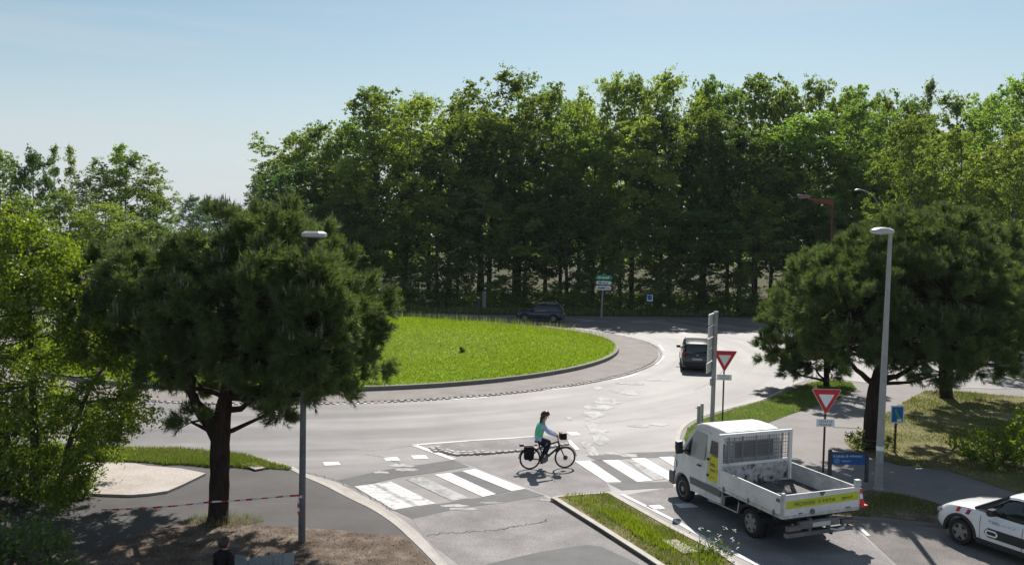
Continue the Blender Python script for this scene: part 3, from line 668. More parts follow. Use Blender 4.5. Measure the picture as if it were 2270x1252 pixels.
# far mass that closes the view behind the rows
R = np.random.default_rng(5); n = 900
n2 = 700; X = np.concatenate([R.uniform(-24, 70, n), R.uniform(-150, -38, 350), R.uniform(66, 170, 350)]); Yd = np.concatenate([R.uniform(104, 118, n), R.uniform(106, 122, n2)])
Zm = np.where(X > -14, 17, np.where(X > -24, 10, 6)); C = np.stack([X, Yd, R.uniform(.5, 1, n+n2)**.7*Zm*R.uniform(.3, 1, n+n2)+.5], 1)
P = clump_points(R, C, R.uniform(1.2, 2.2, len(C)), 60, .8, .5); V3, F = leaf_quads(R, P, .26, .3)
tag(link('woods', tri_mesh('woods', V3, F), M['leaf']), 'dense far wood closing the view behind the front trees', 'wood', None, 'stuff')
# undergrowth at the edge of the wood
n = 420; px = R.uniform(560, 1760, n); X = (px-1135)/FPX*86; C = np.stack([X, R.uniform(83, 92, n), R.uniform(.1, 1.3, n)], 1)
P = clump_points(R, C, R.uniform(.3, .8, n), 60, .8, .5); P = P[P[:, 2] > .05]; V3, F = leaf_quads(R, P, .12, .3)
tag(link('undergrowth', tri_mesh('undergrowth', V3, F), M['leaf']), 'low undergrowth along the foot of the wood', 'undergrowth', None, 'stuff')

# ------------------------------------------------------------------ pines
def pine(name, foot, trunk_pts, lobes, label, seed, limbs=(), tuft=.27, dens=1.0, needle=.15, group=None):
    """lobes: (centre xyz, radius, flatness); tufts of needles point out and up all over them"""
    R = np.random.default_rng(seed); rng = random.Random(seed)
    o = empty(name, foot, 0, label, 'tree', group); f = Vector(foot)
    mb = MB(); pts = smooth_line([Vector(p)-f for p, r in trunk_pts], 4); rs = np.interp(np.linspace(0, len(trunk_pts)-1, len(pts)), range(len(trunk_pts)), [r for p, r in trunk_pts])
    rs = [r*rng.uniform(.95, 1.06) for r in rs]
    mb.tube(pts, list(rs), 12)
    for a, b, r0, r1 in limbs: limb(mb, Vector(a)-f, Vector(b)-f, r0, r1, rng, 8, .12, 6)
    top = Vector(trunk_pts[-1][0])
    AX = []; BP = []; OUT = []
    for (c, r, fl) in lobes:
        cc = Vector(c); src = min((Vector(p) for p, _ in trunk_pts[1:]), key=lambda q: (q-cc).length + (2 if q.z > cc.z else 0))
        limb(mb, src-f, cc-f+Vector((0,0,-.3*r*fl)), .075, .03, rng, 6, .1, 4)
        nb = int(26*dens*r*r) + 4; per = 18
        d0 = unit(R.normal(size=(nb, 3)) + np.array([0, 0, .2])); rr = np.where(R.uniform(size=nb) < .8, R.uniform(.86, 1.03, nb), R.uniform(.35, .86, nb))
        bc_ = np.array(c) + d0*rr[:, None]*r*np.array([1, 1, fl]); up_ = np.where(d0[:, 2:3] < -.2, .25, .85)
        bx = unit(d0*np.array([.8, .8, .4]) + np.array([0, 0, 1.])*up_ + R.normal(size=(nb, 3))*.15)
        ax = unit(np.repeat(bx, per, 0) + R.normal(size=(nb*per, 3))*.42); n = nb*per
        b = np.repeat(bc_, per, 0) + ax*R.uniform(.02, .18, (n, 1)) + R.normal(size=(n, 3))*.045; d = np.repeat(d0, per, 0)
        AX.append(ax); BP.append(b); OUT.append((np.repeat(rr, per) > .86) & (d[:, 2] > .2) & (ax[:, 2] > .72))
        for j in range(0, n, 26): limb(mb, cc-f+Vector((0,0,-.2*r*fl)), Vector(b[j])-f, .022, .01, rng, 4, .05, 2)
    AX = np.vstack(AX); BP = np.vstack(BP) - np.array(foot); OUT = np.concatenate(OUT)
    nt_, k = len(AX), 40
    L = tuft*R.uniform(.7, 1.2, nt_)
    t = R.uniform(.0, 1, (nt_, k)); a = np.repeat(AX, k, 0); base = np.repeat(BP, k, 0) + a*(t*L[:, None]).reshape(-1, 1)
    side = unit(np.cross(a, R.normal(size=a.shape))); ang = (R.uniform(.55, 1.15, (nt_, k))*(1.15-.45*t)).reshape(-1, 1)
    dirn = unit(a*np.cos(ang) + side*np.sin(ang)); ln = needle*R.uniform(.7, 1.25, (len(a), 1))
    wv = unit(np.cross(dirn, R.normal(size=a.shape)))*.0085
    V3 = np.stack([base-wv, base+wv, base+dirn*ln], 1).reshape(-1, 3); F = np.arange(len(V3)).reshape(-1, 3)
    # pale spring shoots standing on the outer tufts
    idx = np.where(OUT & (R.uniform(size=nt_) < .5))[0]; m = len(idx); ns = 2
    sv = []; 
    for q in range(ns):
        pb = BP[idx] + AX[idx]*(L[idx]*.85)[:, None] + R.normal(size=(m, 3))*.035
        dd = unit(AX[idx]*.35 + np.array([0, 0, 1]) + R.normal(size=(m, 3))*.1); hh = R.uniform(.12, .25, (m, 1)); u = unit(np.cross(dd, R.normal(size=(m, 3))))*.019; w = np.cross(dd, u)
        for uu in (u, w): sv.append(np.stack([pb-uu, pb+uu, pb+dd*hh], 1).reshape(-1, 3))
    SV = np.vstack(sv); F2 = np.arange(len(SV)).reshape(-1, 3) + len(V3)
    me = tri_mesh('crown', np.vstack([V3, SV]), np.vstack([F, F2]), np.concatenate([np.zeros(len(F)), np.ones(len(F2))]))
    link('crown', me, [M['needle'], M['shoot']], o)
    tb = mb.build('trunk', M['bark'], o, True, 0, False)
    return o
def lobe(px, py, Y, rpx, fl=.8): return (tuple(V(px, py, Y)), rpx/FPX*Y, fl)
YL = 21.3
pine('pine_tree', (-7.22, YL, 0),
     [(G(482,1168), .33), (V(484,1140,YL), .26), (V(487,1050,YL), .235), (V(489,960,YL), .24), (V(500,880,YL), .17), (V(520,780,YL), .13), (V(545,640,YL), .08), (V(560,560,YL), .04)],
     [lobe(600,540,YL,92,.85), lobe(500,545,YL-.2,85,.85), lobe(690,590,YL,88,.9), lobe(430,590,YL+.3,70), lobe(560,660,YL-1.5,110,.9), lobe(690,690,YL-1.1,105,.95), lobe(780,690,YL+.2,78,1.05),
      lobe(440,690,YL-1.0,95,.9), lobe(330,640,YL+.2,95,.8), lobe(260,620,YL+.6,80,.75), lobe(340,740,YL-.5,95,.85), lobe(245,720,YL+.3,80,.85), lobe(560,762,YL-1.2,100,.7), lobe(700,790,YL-.8,105,.75),
      lobe(800,790,YL+.2,70,.95), lobe(430,780,YL-.9,82,.65), lobe(620,860,YL-.5,85,.5), lobe(730,850,YL-.2,78,.5), lobe(345,800,YL,72,.7), lobe(640,600,YL+1.6,110,.9), lobe(480,640,YL+1.6,110,.9), lobe(740,720,YL+1.6,100,.9), lobe(360,700,YL+1.6,100,.9), lobe(690,680,19.5,75,.9), lobe(690,780,19.4,75,.8), lobe(692,640,19.25,62,.9), lobe(688,720,19.15,70,.9), lobe(700,800,19.1,60,.8), lobe(680,825,19.3,55,.6), lobe(640,840,19.6,50,.6), lobe(670,610,19.9,55,.8), lobe(420,810,YL+2.6,85,.6), lobe(510,790,YL+2.5,85,.5), lobe(640,800,YL+2.3,80,.6), lobe(600,905,YL+.3,50,.45), lobe(425,932,YL-.3,22,.6)],
     'large dark green pine with forked trunk left of the crossing', 31,
     [(V(486,985,YL), V(430,880,YL-.2), .15, .12), (V(430,880,YL-.2), V(415,800,YL-.3), .12, .07), (V(489,920,YL), V(620,840,YL-.3), .09, .05), (V(492,930,YL), V(400,850,YL+.4), .07, .04), (V(500,880,YL), V(720,800,YL-.4), .08, .04)])
YR = 30.0
pine('pine_tree', (12.62, YR, 0),
     [(G(1930,1003), .36), (V(1930,985,YR), .30), (V(1935,920,YR), .28), (V(1945,850,YR), .27), (V(1960,800,YR), .20), (V(1990,720,YR), .14), (V(2010,640,YR), .08)],
     [lobe(2000,560,YR,95), lobe(2080,545,YR+.6,95,.8), lobe(1910,590,YR,85), lobe(1840,640,YR+.3,80), lobe(2000,660,YR-1.4,110), lobe(1890,690,YR-1.3,100), lobe(1800,700,YR,75,.85), lobe(2110,640,YR-1,105), lobe(2190,640,YR,85), lobe(2190,720,YR-.3,85),
      lobe(2000,742,YR-1.2,95,.6), lobe(1880,762,YR-1.0,82,.55), lobe(2110,760,YR-1.0,95,.65), lobe(1960,620,YR+2,110), lobe(2110,620,YR+2,110), lobe(1860,700,YR+2,100), lobe(2060,720,YR+2,110), lobe(2090,820,YR,62,.5), lobe(2030,808,YR-.3,46,.5)],
     'wide dark pine with leaning trunk behind the right street lamp', 32,
     [(V(1945,850,YR), V(1880,800,YR-.2), .12, .06), (V(1945,855,YR), V(1850,770,YR+.2), .08, .05), (V(1950,840,YR), V(2070,790,YR-.2), .11, .05), (V(1960,800,YR), V(2040,740,YR-.5), .1, .05)], dens=.8, needle=.165, tuft=.30)
Y2 = 40.4
pine('pine_tree', (20.4, Y2, 0),
     [(G(2098,888), .34), (V(2097,870,Y2), .29), (V(2095,800,Y2), .27), (V(2100,720,Y2), .2), (V(2110,600,Y2), .1)],
     [lobe(2100,530,Y2,80), lobe(2180,555,Y2,80), lobe(2240,620,Y2,75), lobe(2040,560,Y2+.4,75), lobe(2280,700,Y2,70), lobe(2150,640,Y2-1.4,95), lobe(2230,730,Y2-1,85), lobe(2140,740,Y2-1,85,.7), lobe(2250,790,Y2,60,.6), lobe(2180,800,Y2-.5,60,.6), lobe(2060,660,Y2-1,80)],
     'pine standing in the dry lawn farther right, crown merging with its neighbour', 33, dens=.6, needle=.19, tuft=.34)
Y3 = 43.2
pine('pine_tree', (15.81, Y3, 0),
     [(G(1832,862), .16), (V(1832,845,Y3), .14), (V(1832,790,Y3), .13), (V(1825,700,Y3), .08)],
     [lobe(1810,620,Y3,70,.9), lobe(1770,680,Y3,55,.9), lobe(1730,720,Y3,42,.9), lobe(1715,775,Y3,38,.8), lobe(1760,760,Y3-.6,60,.8), lobe(1830,700,Y3-1,75,.8), lobe(1800,800,Y3-.6,55,.6), lobe(1870,740,Y3,60,.7), lobe(1745,810,Y3,38,.6), lobe(1840,815,Y3-.3,42,.5)],
     'smaller pine with thin straight trunk on the roadside verge', 34, dens=.6, needle=.19, tuft=.34)

# ------------------------------------------------------------------ near broadleaf tree and bushes
def leafy(name, foot, clumps, label, seed, per, leaf, m, stems, bark='bark_grey', cat='tree', flat=.8, strays=14):
    R = np.random.default_rng(seed); rng = random.Random(seed); f = np.array(foot)
    o = empty(name, foot, 0, label, cat); mb = MB()
    C = np.array([c for c, r in clumps]); rd = np.array([r for c, r in clumps])
    st = []
    for s in stems:
        pts = smooth_line([Vector(p)-Vector(foot) for p, r in s], 4); rs = np.interp(np.linspace(0, len(s)-1, len(pts)), range(len(s)), [r for p, r in s]); mb.tube(pts, list(rs), 7); st += pts
    for c in C:
        cc = Vector(c)-Vector(foot); q = min(st, key=lambda p: (p-cc).length + (1.5 if p.z > cc.z else 0)); limb(mb, q, cc, .022, .007, rng, 4, .08, 3)
    P = clump_points(R, C, rd, per, flat, .5)
    k = strays; S = np.repeat(C, k, 0); d = unit(R.normal(size=S.shape)); S = S + d*(np.repeat(rd, k)*R.uniform(1.0, 1.55, len(S)))[:, None]
    P = np.vstack([P, S]) - f; P = P[P[:, 2] > .05]; V3, F = leaf_quads(R, P, leaf, .3, .62)
    link('crown', tri_mesh('crown', V3, F), M[m], o); mb.build('trunk' if cat == 'tree' else 'stems', M[bark], o, True, 0, False)
    return o
rng = random.Random(77); cl = []
edge = [(430,0),(455,50),(500,120),(535,180),(570,215),(620,185),(680,230),(740,290),(800,300),(860,325),(920,370),(960,365),(1000,300),(1050,225),(1100,195),(1150,90)]
tries = 0
while len(cl) < 590 and tries < 9000:
    tries += 1
    py = rng.uniform(425, 1130); px = rng.uniform(-230, 390)
    xm = np.interp(py, [e[0] for e in edge], [e[1] for e in edge])
    rp = rng.uniform(18, 42)
    if px > xm-rp*.7: continue
    dep = 22.6 + rng.uniform(-2.0, 2.2)*min(1, .35+(py-400)/300)
    cl.append((tuple(V(px, py, dep)), rp/FPX*dep))
TF = G(75,1135); leafy('broadleaf_tree', tuple(TF), cl, 'bright yellow green leafy tree at the left edge beside the pine', 41, 215, .047, 'leaf_bright',
      [[(TF, .14), (V(78,1000,22.4), .11), (V(70,800,22.5), .08), (V(60,600,22.6), .04), (V(40,470,22.6), .015)], [(TF+Vector((.5,.3,0)), .10), (V(150,1000,22.6), .08), (V(200,860,22.4), .05), (V(260,780,22.4), .02)], [(TF+Vector((-.3,.2,0)), .1), (V(10,950,22.8), .08), (V(-60,700,22.8), .04)]])
cl = []
for i in range(60):
    px = rng.uniform(-160, 160); py = rng.uniform(1150, 1330)
    if px > np.interp(py, [1150,1200,1260,1330], [60,140,175,190]): continue
    d = rng.uniform(17.0, 18.6); cl.append((tuple(V(px, py, d)), rng.uniform(.25, .45)))
BF = V(20,1330,17.8); BF = Vector((BF.x, BF.y, KH)); leafy('shaded_bush', tuple(BF), cl, 'dark green bush in the lower left corner', 42, 130, .05, 'leaf_dark', [[(BF, .04), (V(40,1200,17.8), .02)], [(BF, .04), (V(110,1230,17.8), .02)]], cat='bush')
cl = []
for i in range(85):
    px = rng.uniform(2110, 2420); py = rng.uniform(905, 1050)
    if py < np.interp(px, [2110,2150,2190,2230,2300,2420], [1000,955,925,925,900,900]): continue
    d = rng.uniform(26.8, 29.5); cl.append((tuple(V(px, py, d)), rng.uniform(.22, .45)))
BR = G(2230,1050); leafy('leafy_bush', (BR.x, 28.0, KH), cl, 'leafy green bush on the dry lawn at the right edge', 43, 110, .06, 'leaf_bright', [[((BR.x,28,KH), .05), (V(2200,980,28), .02)], [((BR.x,28,KH), .05), (V(2290,960,28), .02)]], cat='bush')
cl = []
for (px, py) in ((1885,965),(1895,978),(1905,960),(1912,985),(1900,990),(1960,985),(1970,975),(1978,990),(1955,1000)):
    cl.append((tuple(V(px+rng.uniform(-4,4), py, 29.6+rng.uniform(-.3,.3))), rng.uniform(.12,.22)))
leafy('weed_clump', (12.4, 29.5, KH), cl, 'pale weeds growing round the foot of the right pine trunk', 44, 70, .05, 'grass_verge', [[((12.3,29.5,KH), .015), ((12.3,29.5,.5), .01)]], cat='weeds')
for (px, py, Y, r, lab) in ((1025,776,54,.32,'dark shrublet alone in the middle of the grass mound'),):
    p = V(px, py, Y)
    # drop it on the mound surface along the line of sight
    best = min((abs(V(px, py+4, yy).z - mound_z(V(px, py+4, yy).x, yy)), yy) for yy in np.arange(36, 70, .25))[1]; p = V(px, py+4, best); r *= .5
    cl = [((p.x+rng.uniform(-r,r)*.6, p.y+rng.uniform(-r,r)*.5, p.z+rng.uniform(.1, 1.5)*r), r*.5) for _ in range(9)]
    leafy('shrublet', tuple(p), cl, lab, 45, 60, .06, 'leaf_dark', [[(p, .02), (p+Vector((0,0,r)), .01)]], cat='shrub')

# ------------------------------------------------------------------ grass
def in_poly(P, poly):
    x, y = P[:, 0], P[:, 1]; c = np.zeros(len(P), bool); n = len(poly)
    for i in range(n):
        (x1, y1), (x2, y2) = poly[i][:2], poly[(i+1) % n][:2]
        k = ((y1 > y) != (y2 > y)) & (x < (x2-x1)*(y-y1)/((y2-y1) if y2 != y1 else 1e-9) + x1); c ^= k
    return c
def blades(R, P, h, w, lean=.45):
    n = len(P); a = R.uniform(0, 2*np.pi, n); d = np.stack([np.cos(a), np.sin(a), np.zeros(n)], 1); b = R.uniform(0, 2*np.pi, n); l = np.stack([np.cos(b), np.sin(b), np.zeros(n)], 1)*(R.uniform(0, lean, n)[:, None])
    hh = (h*R.uniform(.5, 1.3, n))[:, None]; ww = (w*R.uniform(.6, 1.3, n))[:, None]; up = np.array([0, 0, 1.])
    V3 = np.stack([P-d*ww, P+d*ww, P+up*hh+l*hh], 1).reshape(-1, 3); return V3, np.arange(3*n).reshape(n, 3)
def vnoise(P, s, seed):
    R = np.random.default_rng(seed); k = R.normal(size=(10, 2))*s; ph = R.uniform(0, 6.28, 10)
    return np.sin(P[:, :2] @ k.T + ph).mean(1)*1.6
def grass(name, label, poly, n, h, w, z, mats, seed, tan=.0, lean=.5, dens=None):
    R = np.random.default_rng(seed); po = np.array([p[:2] for p in poly]); lo, hi = po.min(0), po.max(0)
    P = R.uniform(lo, hi, (n, 2)); P = P[in_poly(P, [tuple(p) for p in po])]
    v = vnoise(P, 1.3, seed)
    if dens is not None: k = R.uniform(size=len(P)) < np.clip(dens + .9*v, .04, 1); P, v = P[k], v[k]
    P3 = np.column_stack([P, np.full(len(P), z)]); hs = h*(1+.45*v)
    V3, F = blades(R, P3, hs, w, lean)
    mi = (R.uniform(size=len(F)) < np.clip(tan - .35*v, 0, 1)).astype(int) if tan else np.zeros(len(F), int)
    return tag(link(name, tri_mesh(name, V3, F, mi), mats), label, 'grass', None, 'stuff')
# island meadow
R = np.random.default_rng(9); n = 320000
a = R.uniform(0, 2*np.pi, n); r = np.sqrt(R.uniform(0, 1, n))*RI*.995; x = CX + r*np.cos(a); y = CY + r*np.sin(a)*np.where(np.sin(a) > 0, SQ, 1)
k = (np.abs(x/y*FPX) < 1250) & (R.uniform(size=n) < np.clip((75-y)/30, .35, 1)); x, y = x[k], y[k]
z = np.array([mound_z(p, q) for p, q in zip(x, y)]); P = np.column_stack([x, y, z]); v = vnoise(P, .5, 3)
V3, F = blades(R, P, .11*(1+.4*v), .020, 1.2); v2 = vnoise(P, .16, 12); mi = (R.uniform(size=len(F)) < np.clip(.05 + .42*v2 - .1*v, 0, .45)).astype(int)
m2 = 2600; a = R.uniform(.05, np.pi-.05, m2); rr = R.uniform(.55, 1.0, m2)*RI; x2 = CX + rr*np.cos(a); y2 = CY + rr*np.sin(a)*SQ; z2 = np.array([mound_z(p, q) for p, q in zip(x2, y2)])
V4, F4 = blades(R, np.column_stack([x2, y2, z2]), .55, .016, .4)
tag(link('meadow_grass', tri_mesh('meadow_grass', np.vstack([V3, V4]), np.vstack([F, F4+len(V3)]), np.concatenate([mi, np.ones(len(F4))*(R.uniform(size=len(F4)) < .6)])), [M['grass'], M['grass_tan']]), 'bright green long grass covering the roundabout mound', 'grass', None, 'stuff')
grass('verge_grass', 'green grass on the kerbside verge behind the truck', vr, 52000, .09, .012, KH+.01, [M['grass_verge'], M['grass_tan']], 51, .12, .6)
grass('verge_grass', 'strip of grass between the left pavement and the road', verge_l[1:-1], 52000, .10, .012, .11, [M['grass_verge'], M['grass_tan']], 52, .35, .8, .5)
grass('lawn_grass', 'patchy dry lawn under the right pines', lawn, 110000, .09, .016, KH+.01, [M['grass_lawn'], M['grass_tan']], 53, .22, .7, .6)
grass('shaded_grass', 'short grass strip in shade right of the truck', low, 16000, .07, .012, KH+.01, [M['grass_lawn'], M['grass_tan']], 54, .3, .8, .35)
medp = [med_l[0]+Vector((.32,-.05,0)), *med_top[1:-1], med_r[0]+Vector((-.22,-.05,0)), *[p-Vector((.23,0,0)) for p in med_r[1:4]], Vector((5.65,17.0,0)), Vector((4.5,17.0,0)), *[p+Vector((.23,0,0)) for p in med_l[::-1][1:-1]]]
grass('median_grass', 'dry and green grass on the planted median', medp, 40000, .085, .008, .085, [M['grass_verge'], M['grass_tan']], 55, .34, .7, .65)
cpl = smooth_line(GP([(1262,1104),(1320,1125),(1400,1170),(1470,1215),(1540,1235),(1590,1262)]), 6)
L_, R_ = strip(cpl, .62)
grass('median_grass', 'lush green grass tuft along the middle of the median', L_ + R_[::-1], 16000, .13, .010, .085, [M['grass'], M['grass_verge']], 56, .2, .8, .8)
grass('roadside_grass', 'tall shaded grass along the far road edge', [(far_edge[i].x, far_edge[i].y+.1) for i in range(2, 8)] + [(far_edge[i].x, far_edge[i].y+3.5) for i in range(7, 1, -1)], 26000, .5, .03, .1, [M['grass_verge'], M['grass_tan']], 57, .3, .5, .7)
grass('forest_grass', 'grass on the left of the tree row beyond the side road', [(31,50),(60,48),(70,75),(33,75)], 14000, .2, .03, .1, [M['grass_lawn'], M['grass_tan']], 58, .3, .6)
grass('tree_foot_grass', 'dry grass tuft round the foot of the left pine', [(-7.9,20.9),(-7.2,20.75),(-6.4,20.9),(-6.0,21.3),(-6.6,21.7),(-7.9,21.6)], 1500, .2, .006, KH, [M['grass_verge'], M['grass_tan']], 59, .75, .9, .5)
# flowering weed on the median kerb
wp = G(1575,1235); wm = MB(); fm = MB(); rg = random.Random(6)
for i in range(26):
    t = V(1560+rg.uniform(-20,75), 1170+rg.uniform(0,70), wp.y+rg.uniform(-.3,.4)); b = wp + Vector((rg.uniform(-.25,.25), rg.uniform(-.25,.25), 0))
    wm.tube([b, b.lerp(t, .6)+Vector((0,0,.05)), t], .006, 4)
    for j in range(5): q = t + Vector((rg.uniform(-.05,.05), rg.uniform(-.05,.05), rg.uniform(-.02,.03))); fm.box(q.x-.012, q.x+.012, q.y-.012, q.y+.012, q.z, q.z+.008)
o = empty('flowering_weed', wp, 0, 'wispy weed with white flower heads at the end of the median', 'weed')
for q in (wm, fm): q.v = [tuple(Vector(v)-wp) for v in q.v]
wm.f += [tuple(i+len(wm.v) for i in f) for f in fm.f]; wm.v += fm.v; wm.m += [1]*len(fm.f); wm.build('stems', [M['grass_verge'], M['flower']], o, fix=False)
R = np.random.default_rng(66); Pn = np.column_stack([R.normal(0, .22, 260), R.normal(0, .22, 260), np.abs(R.normal(.18, .14, 260))]); V3, F = leaf_quads(R, Pn, .05, .2, .35); link('leaves', tri_mesh('leaves', V3, F), M['grass_verge'], o)

# ------------------------------------------------------------------ vehicles
def cut(o, cutters):
    for c in cutters:
        m = o.modifiers.new('cut', 'BOOLEAN'); m.object = c; m.operation = 'DIFFERENCE'; m.solver = 'EXACT'
    dg = bpy.context.evaluated_depsgraph_get(); me = bpy.data.meshes.new_from_object(o.evaluated_get(dg))
    o.modifiers.clear(); o.data = me
    for c in cutters: bpy.data.objects.remove(c)
def text(body, size, m, parent, mtx, name='lettering', ext=.002, align='CENTER', sx=1):
    cu = bpy.data.curves.new('t', 'FONT'); cu.body = body; cu.size = size; cu.extrude = ext; cu.align_x = align; cu.align_y = 'CENTER'
    t = bpy.data.objects.new('t', cu); COL.objects.link(t); dg = bpy.context.evaluated_depsgraph_get()
    me = bpy.data.meshes.new_from_object(t.evaluated_get(dg)); bpy.data.objects.remove(t); me.materials.clear()
    me.transform(mtx @ Matrix.Scale(sx, 4, (1, 0, 0))); return link(name, me, m, parent)
def facing(pos, ang, tilt=0):
    """frame whose x runs along a vertical board and whose z is its front normal; ang = direction the front looks (radians, about z)"""
    nrm = Vector((math.cos(ang), math.sin(ang), 0)); up = Vector((0, 0, 1)); x = up.cross(nrm)
    return Matrix.Translation(pos) @ Matrix((x, up, nrm)).transposed().to_4x4()
def wheel(parent, x, y, R, w, side, rim, n_sp=5, dark=True):
    mb = MB(); c = (x, y, R); ax = (0, side, 0)
    mb.lathe(c, ax, [(R*.60,-w/2),(R*.92,-w/2),(R,-w*.32),(R,w*.32),(R*.93,w/2),(R*.66,w/2),(R*.62,w*.36)], 32)
    wh = mb.build('wheel', M['rubber'], parent, True)
    rb = MB(); rb.lathe(c, ax, [(R*.1,w*.30),(R*.58,w*.26),(R*.64,w*.40),(R*.62,w*.44),(R*.56,w*.34),(R*.5,w*.20),(.02,w*.18)][0:0] + [(R*.64,w*.10),(R*.655,w*.44),(R*.60,w*.46),(R*.55,w*.22)], 32)
    u = Vector((1, 0, 0)); v = Vector((0, 0, 1)); a3 = Vector(ax); cc = Vector(c)
    for k in range(n_sp):
        a = 2*math.pi*k/n_sp + .3; d = u*math.cos(a) + v*math.sin(a); t = u*-math.sin(a) + v*math.cos(a)
        q = []
        for (rr, ww, h) in ((.04, .05*R/.3, w*.40), (R*.60, .035*R/.3, w*.43)):
            q.append([cc + d*rr + t*ww*s + a3*(h+dh) for s, dh in ((-1, 0), (1, 0), (1, -.05), (-1, -.05))])
        rb.loft(q)
    rb.lathe(c, ax, [(R*.2,w*.2),(R*.2,w*.44),(R*.12,w*.48)], 14)
    rb.build('rim', rim, wh, True)
    return wh

# --- flatbed truck: x forward, y left, origin under the rear edge
TH = math.atan2(.927, -.375)
tr = empty('flatbed_truck', Vector((6.31, 19.78, 0)) + Vector((.927, .375, 0))*1.15, TH, 'white dropside flatbed truck with yellow stickers waiting at the give way line', 'truck')
mb = MB(); mb.box(.15, 4.3, .30, .42, .52, .74).box(.15, 4.3, -.42, -.30, .52, .74).box(.05, 2.45, -1.0, 1.0, .80, .90)
for x in (.3, .9, 1.7, 2.3): mb.box(x, x+.1, -1.05, 1.05, .74, .82)
mb.box(2.55, 4.9, -.85, .85, .38, .62).box(1.0, 1.6, -.5, .5, .3, .55).box(1.75, 2.5, -.8, -.42, .40, .74).tube([(.1, -.45, .34), (1.0, -.4, .36), (2.4, -.35, .36)], .045)
mb.build('chassis', M['dirtblack'], tr, bevel=.01)
mb = MB(); mb.box(.0, 2.42, -1.135, 1.135, .905, .965); mb.build('bed', M['bedfloor'], tr)
mb = MB(); mb.box(-.02, 2.45, 1.11, 1.15, .87, .955).box(-.02, 2.45, -1.15, -1.11, .87, .955).box(-.035, .0, -1.11, 1.11, .87, .955); mb.build('bed_frame', M['alu'], tr, bevel=.006)
for s in (1, -1):
    mb = MB(); y0 = 1.12*s; y1 = 1.15*s; mb.box(.04, 2.40, min(y0,y1), max(y0,y1), .96, 1.41)
    for z in (1.0, 1.38): mb.box(.04, 2.40, min(y1, y1+.012*s), max(y1, y1+.012*s), z-.03, z+.03)
    sb = mb.build('side_board', M['white'] if s > 0 else M['alu'], tr, bevel=.004)
    for x in (.25, 1.2, 2.2): hm = MB(); hm.box(x-.03, x+.03, min(y1, y1+.025*s), max(y1, y1+.025*s), .90, 1.02); hm.build('hinge', M['plasticgrey'], sb)
    hm = MB(); hm.box(.06, .16, min(y1, y1+.03*s), max(y1, y1+.03*s), 1.25, 1.32); hm.build('latch', M['plasticgrey'], sb)
mb = MB(); mb.box(-.045, -.012, -1.10, 1.10, .955, 1.435).box(-.052, -.045, -1.10, 1.10, .955, 1.0).box(-.052, -.045, -1.10, 1.10, 1.39, 1.435)
tg = mb.build('tailgate', M['white'], tr, bevel=.004)
mb = MB(); mb.add([(-.0475, 1.06, 1.10), (-.0475, -1.08, 1.13), (-.0475, -1.08, 1.335), (-.0475, 1.06, 1.285)], [(0, 1, 2, 3)]); mb.build('yellow_band', M['bandyellow'], tg)
ft = facing(Vector((-.0485, .52, 1.195)), math.pi); text('MAÇONNERIE', .125, M['ink'], tg, ft, sx=.78)
ft = facing(Vector((-.0485, -.12, 1.205)), math.pi); text('02 18 58 75 06', .115, M['ink'], tg, ft, sx=.72)
ft = facing(Vector((-.0485, -.74, 1.22)), math.pi); text('agence.fr', .11, M['ink'], tg, ft, sx=.85)
mb = MB(); mb.box(-.07, -.045, -.05, .09, 1.38, 1.44).box(-.065, -.045, -.02, .06, 1.335, 1.38); mb.build('latch', M['plasticgrey'], tg, bevel=.005)
mb = MB(); mb.tube([(-.05, .30, .985), (-.075, .30, .985)], .065, 12); mb.build('round_cap', M['plasticgrey'], tg)
for a_, b_ in ((-.85, -.68), (.58, .70)): mb = MB(); mb.box(-.06, -.045, a_, b_, .962, .988); mb.build('hinge', M['plasticgrey'], tg, bevel=.005)
for s in (1, -1):
    mb = MB(); mb.box(-.04, .05, 1.10*s-.04, 1.10*s+.04, .90, 1.47)
    if s < 0: mb.box(-.05, .06, -1.16, -1.02, 1.44, 1.60)
    mb.build('corner_post', M['alu'], tr, bevel=.008)
# headboard
mb = MB(); mb.box(2.42, 2.50, 1.05, 1.15, .96, 2.30).box(2.42, 2.50, -1.15, -1.05, .96, 2.30).box(2.42, 2.50, -1.05, 1.05, 2.22, 2.30).box(2.43, 2.49, -1.05, 1.05, 1.46, 1.54)
hb = mb.build('headboard', M['white'], tr, bevel=.008)
mb = MB(); mb.box(2.44, 2.475, -1.05, 1.05, .966, 1.458); mb.build('board', M['scuff'], hb)
mb = MB()
for i in range(5): mb.box(2.452, 2.472, -1.05+.42*(i+.5)-.014, -1.05+.42*(i+.5)+.014, 1.54, 2.22)
for i in range(29): mb.box(2.474, 2.479, -1.04+.0743*i-.005, -1.04+.0743*i+.005, 1.54, 2.22)
for i in range(13): mb.box(2.479, 2.484, -1.05, 1.05, 1.565+.052*i-.005, 1.565+.052*i+.005)
for k in range(7): z = 1.60+.095*k; mb.box(2.44, 2.452, -1.05, 1.05, z-.006, z+.006)
mb.box(2.43, 2.445, .86, .90, 1.5, 2.2).box(2.43, 2.445, .68, .72, 1.54, 2.2); mb.build('grille', mat('dull mesh wire', (.22,.215,.22), .5), hb)
mb = MB(); mb.box(2.545, 2.56, -.62, .62, 1.62, 2.05); mb.build('rear_window', mat('dusty rear glass', (.16,.16,.165), .3), tr)
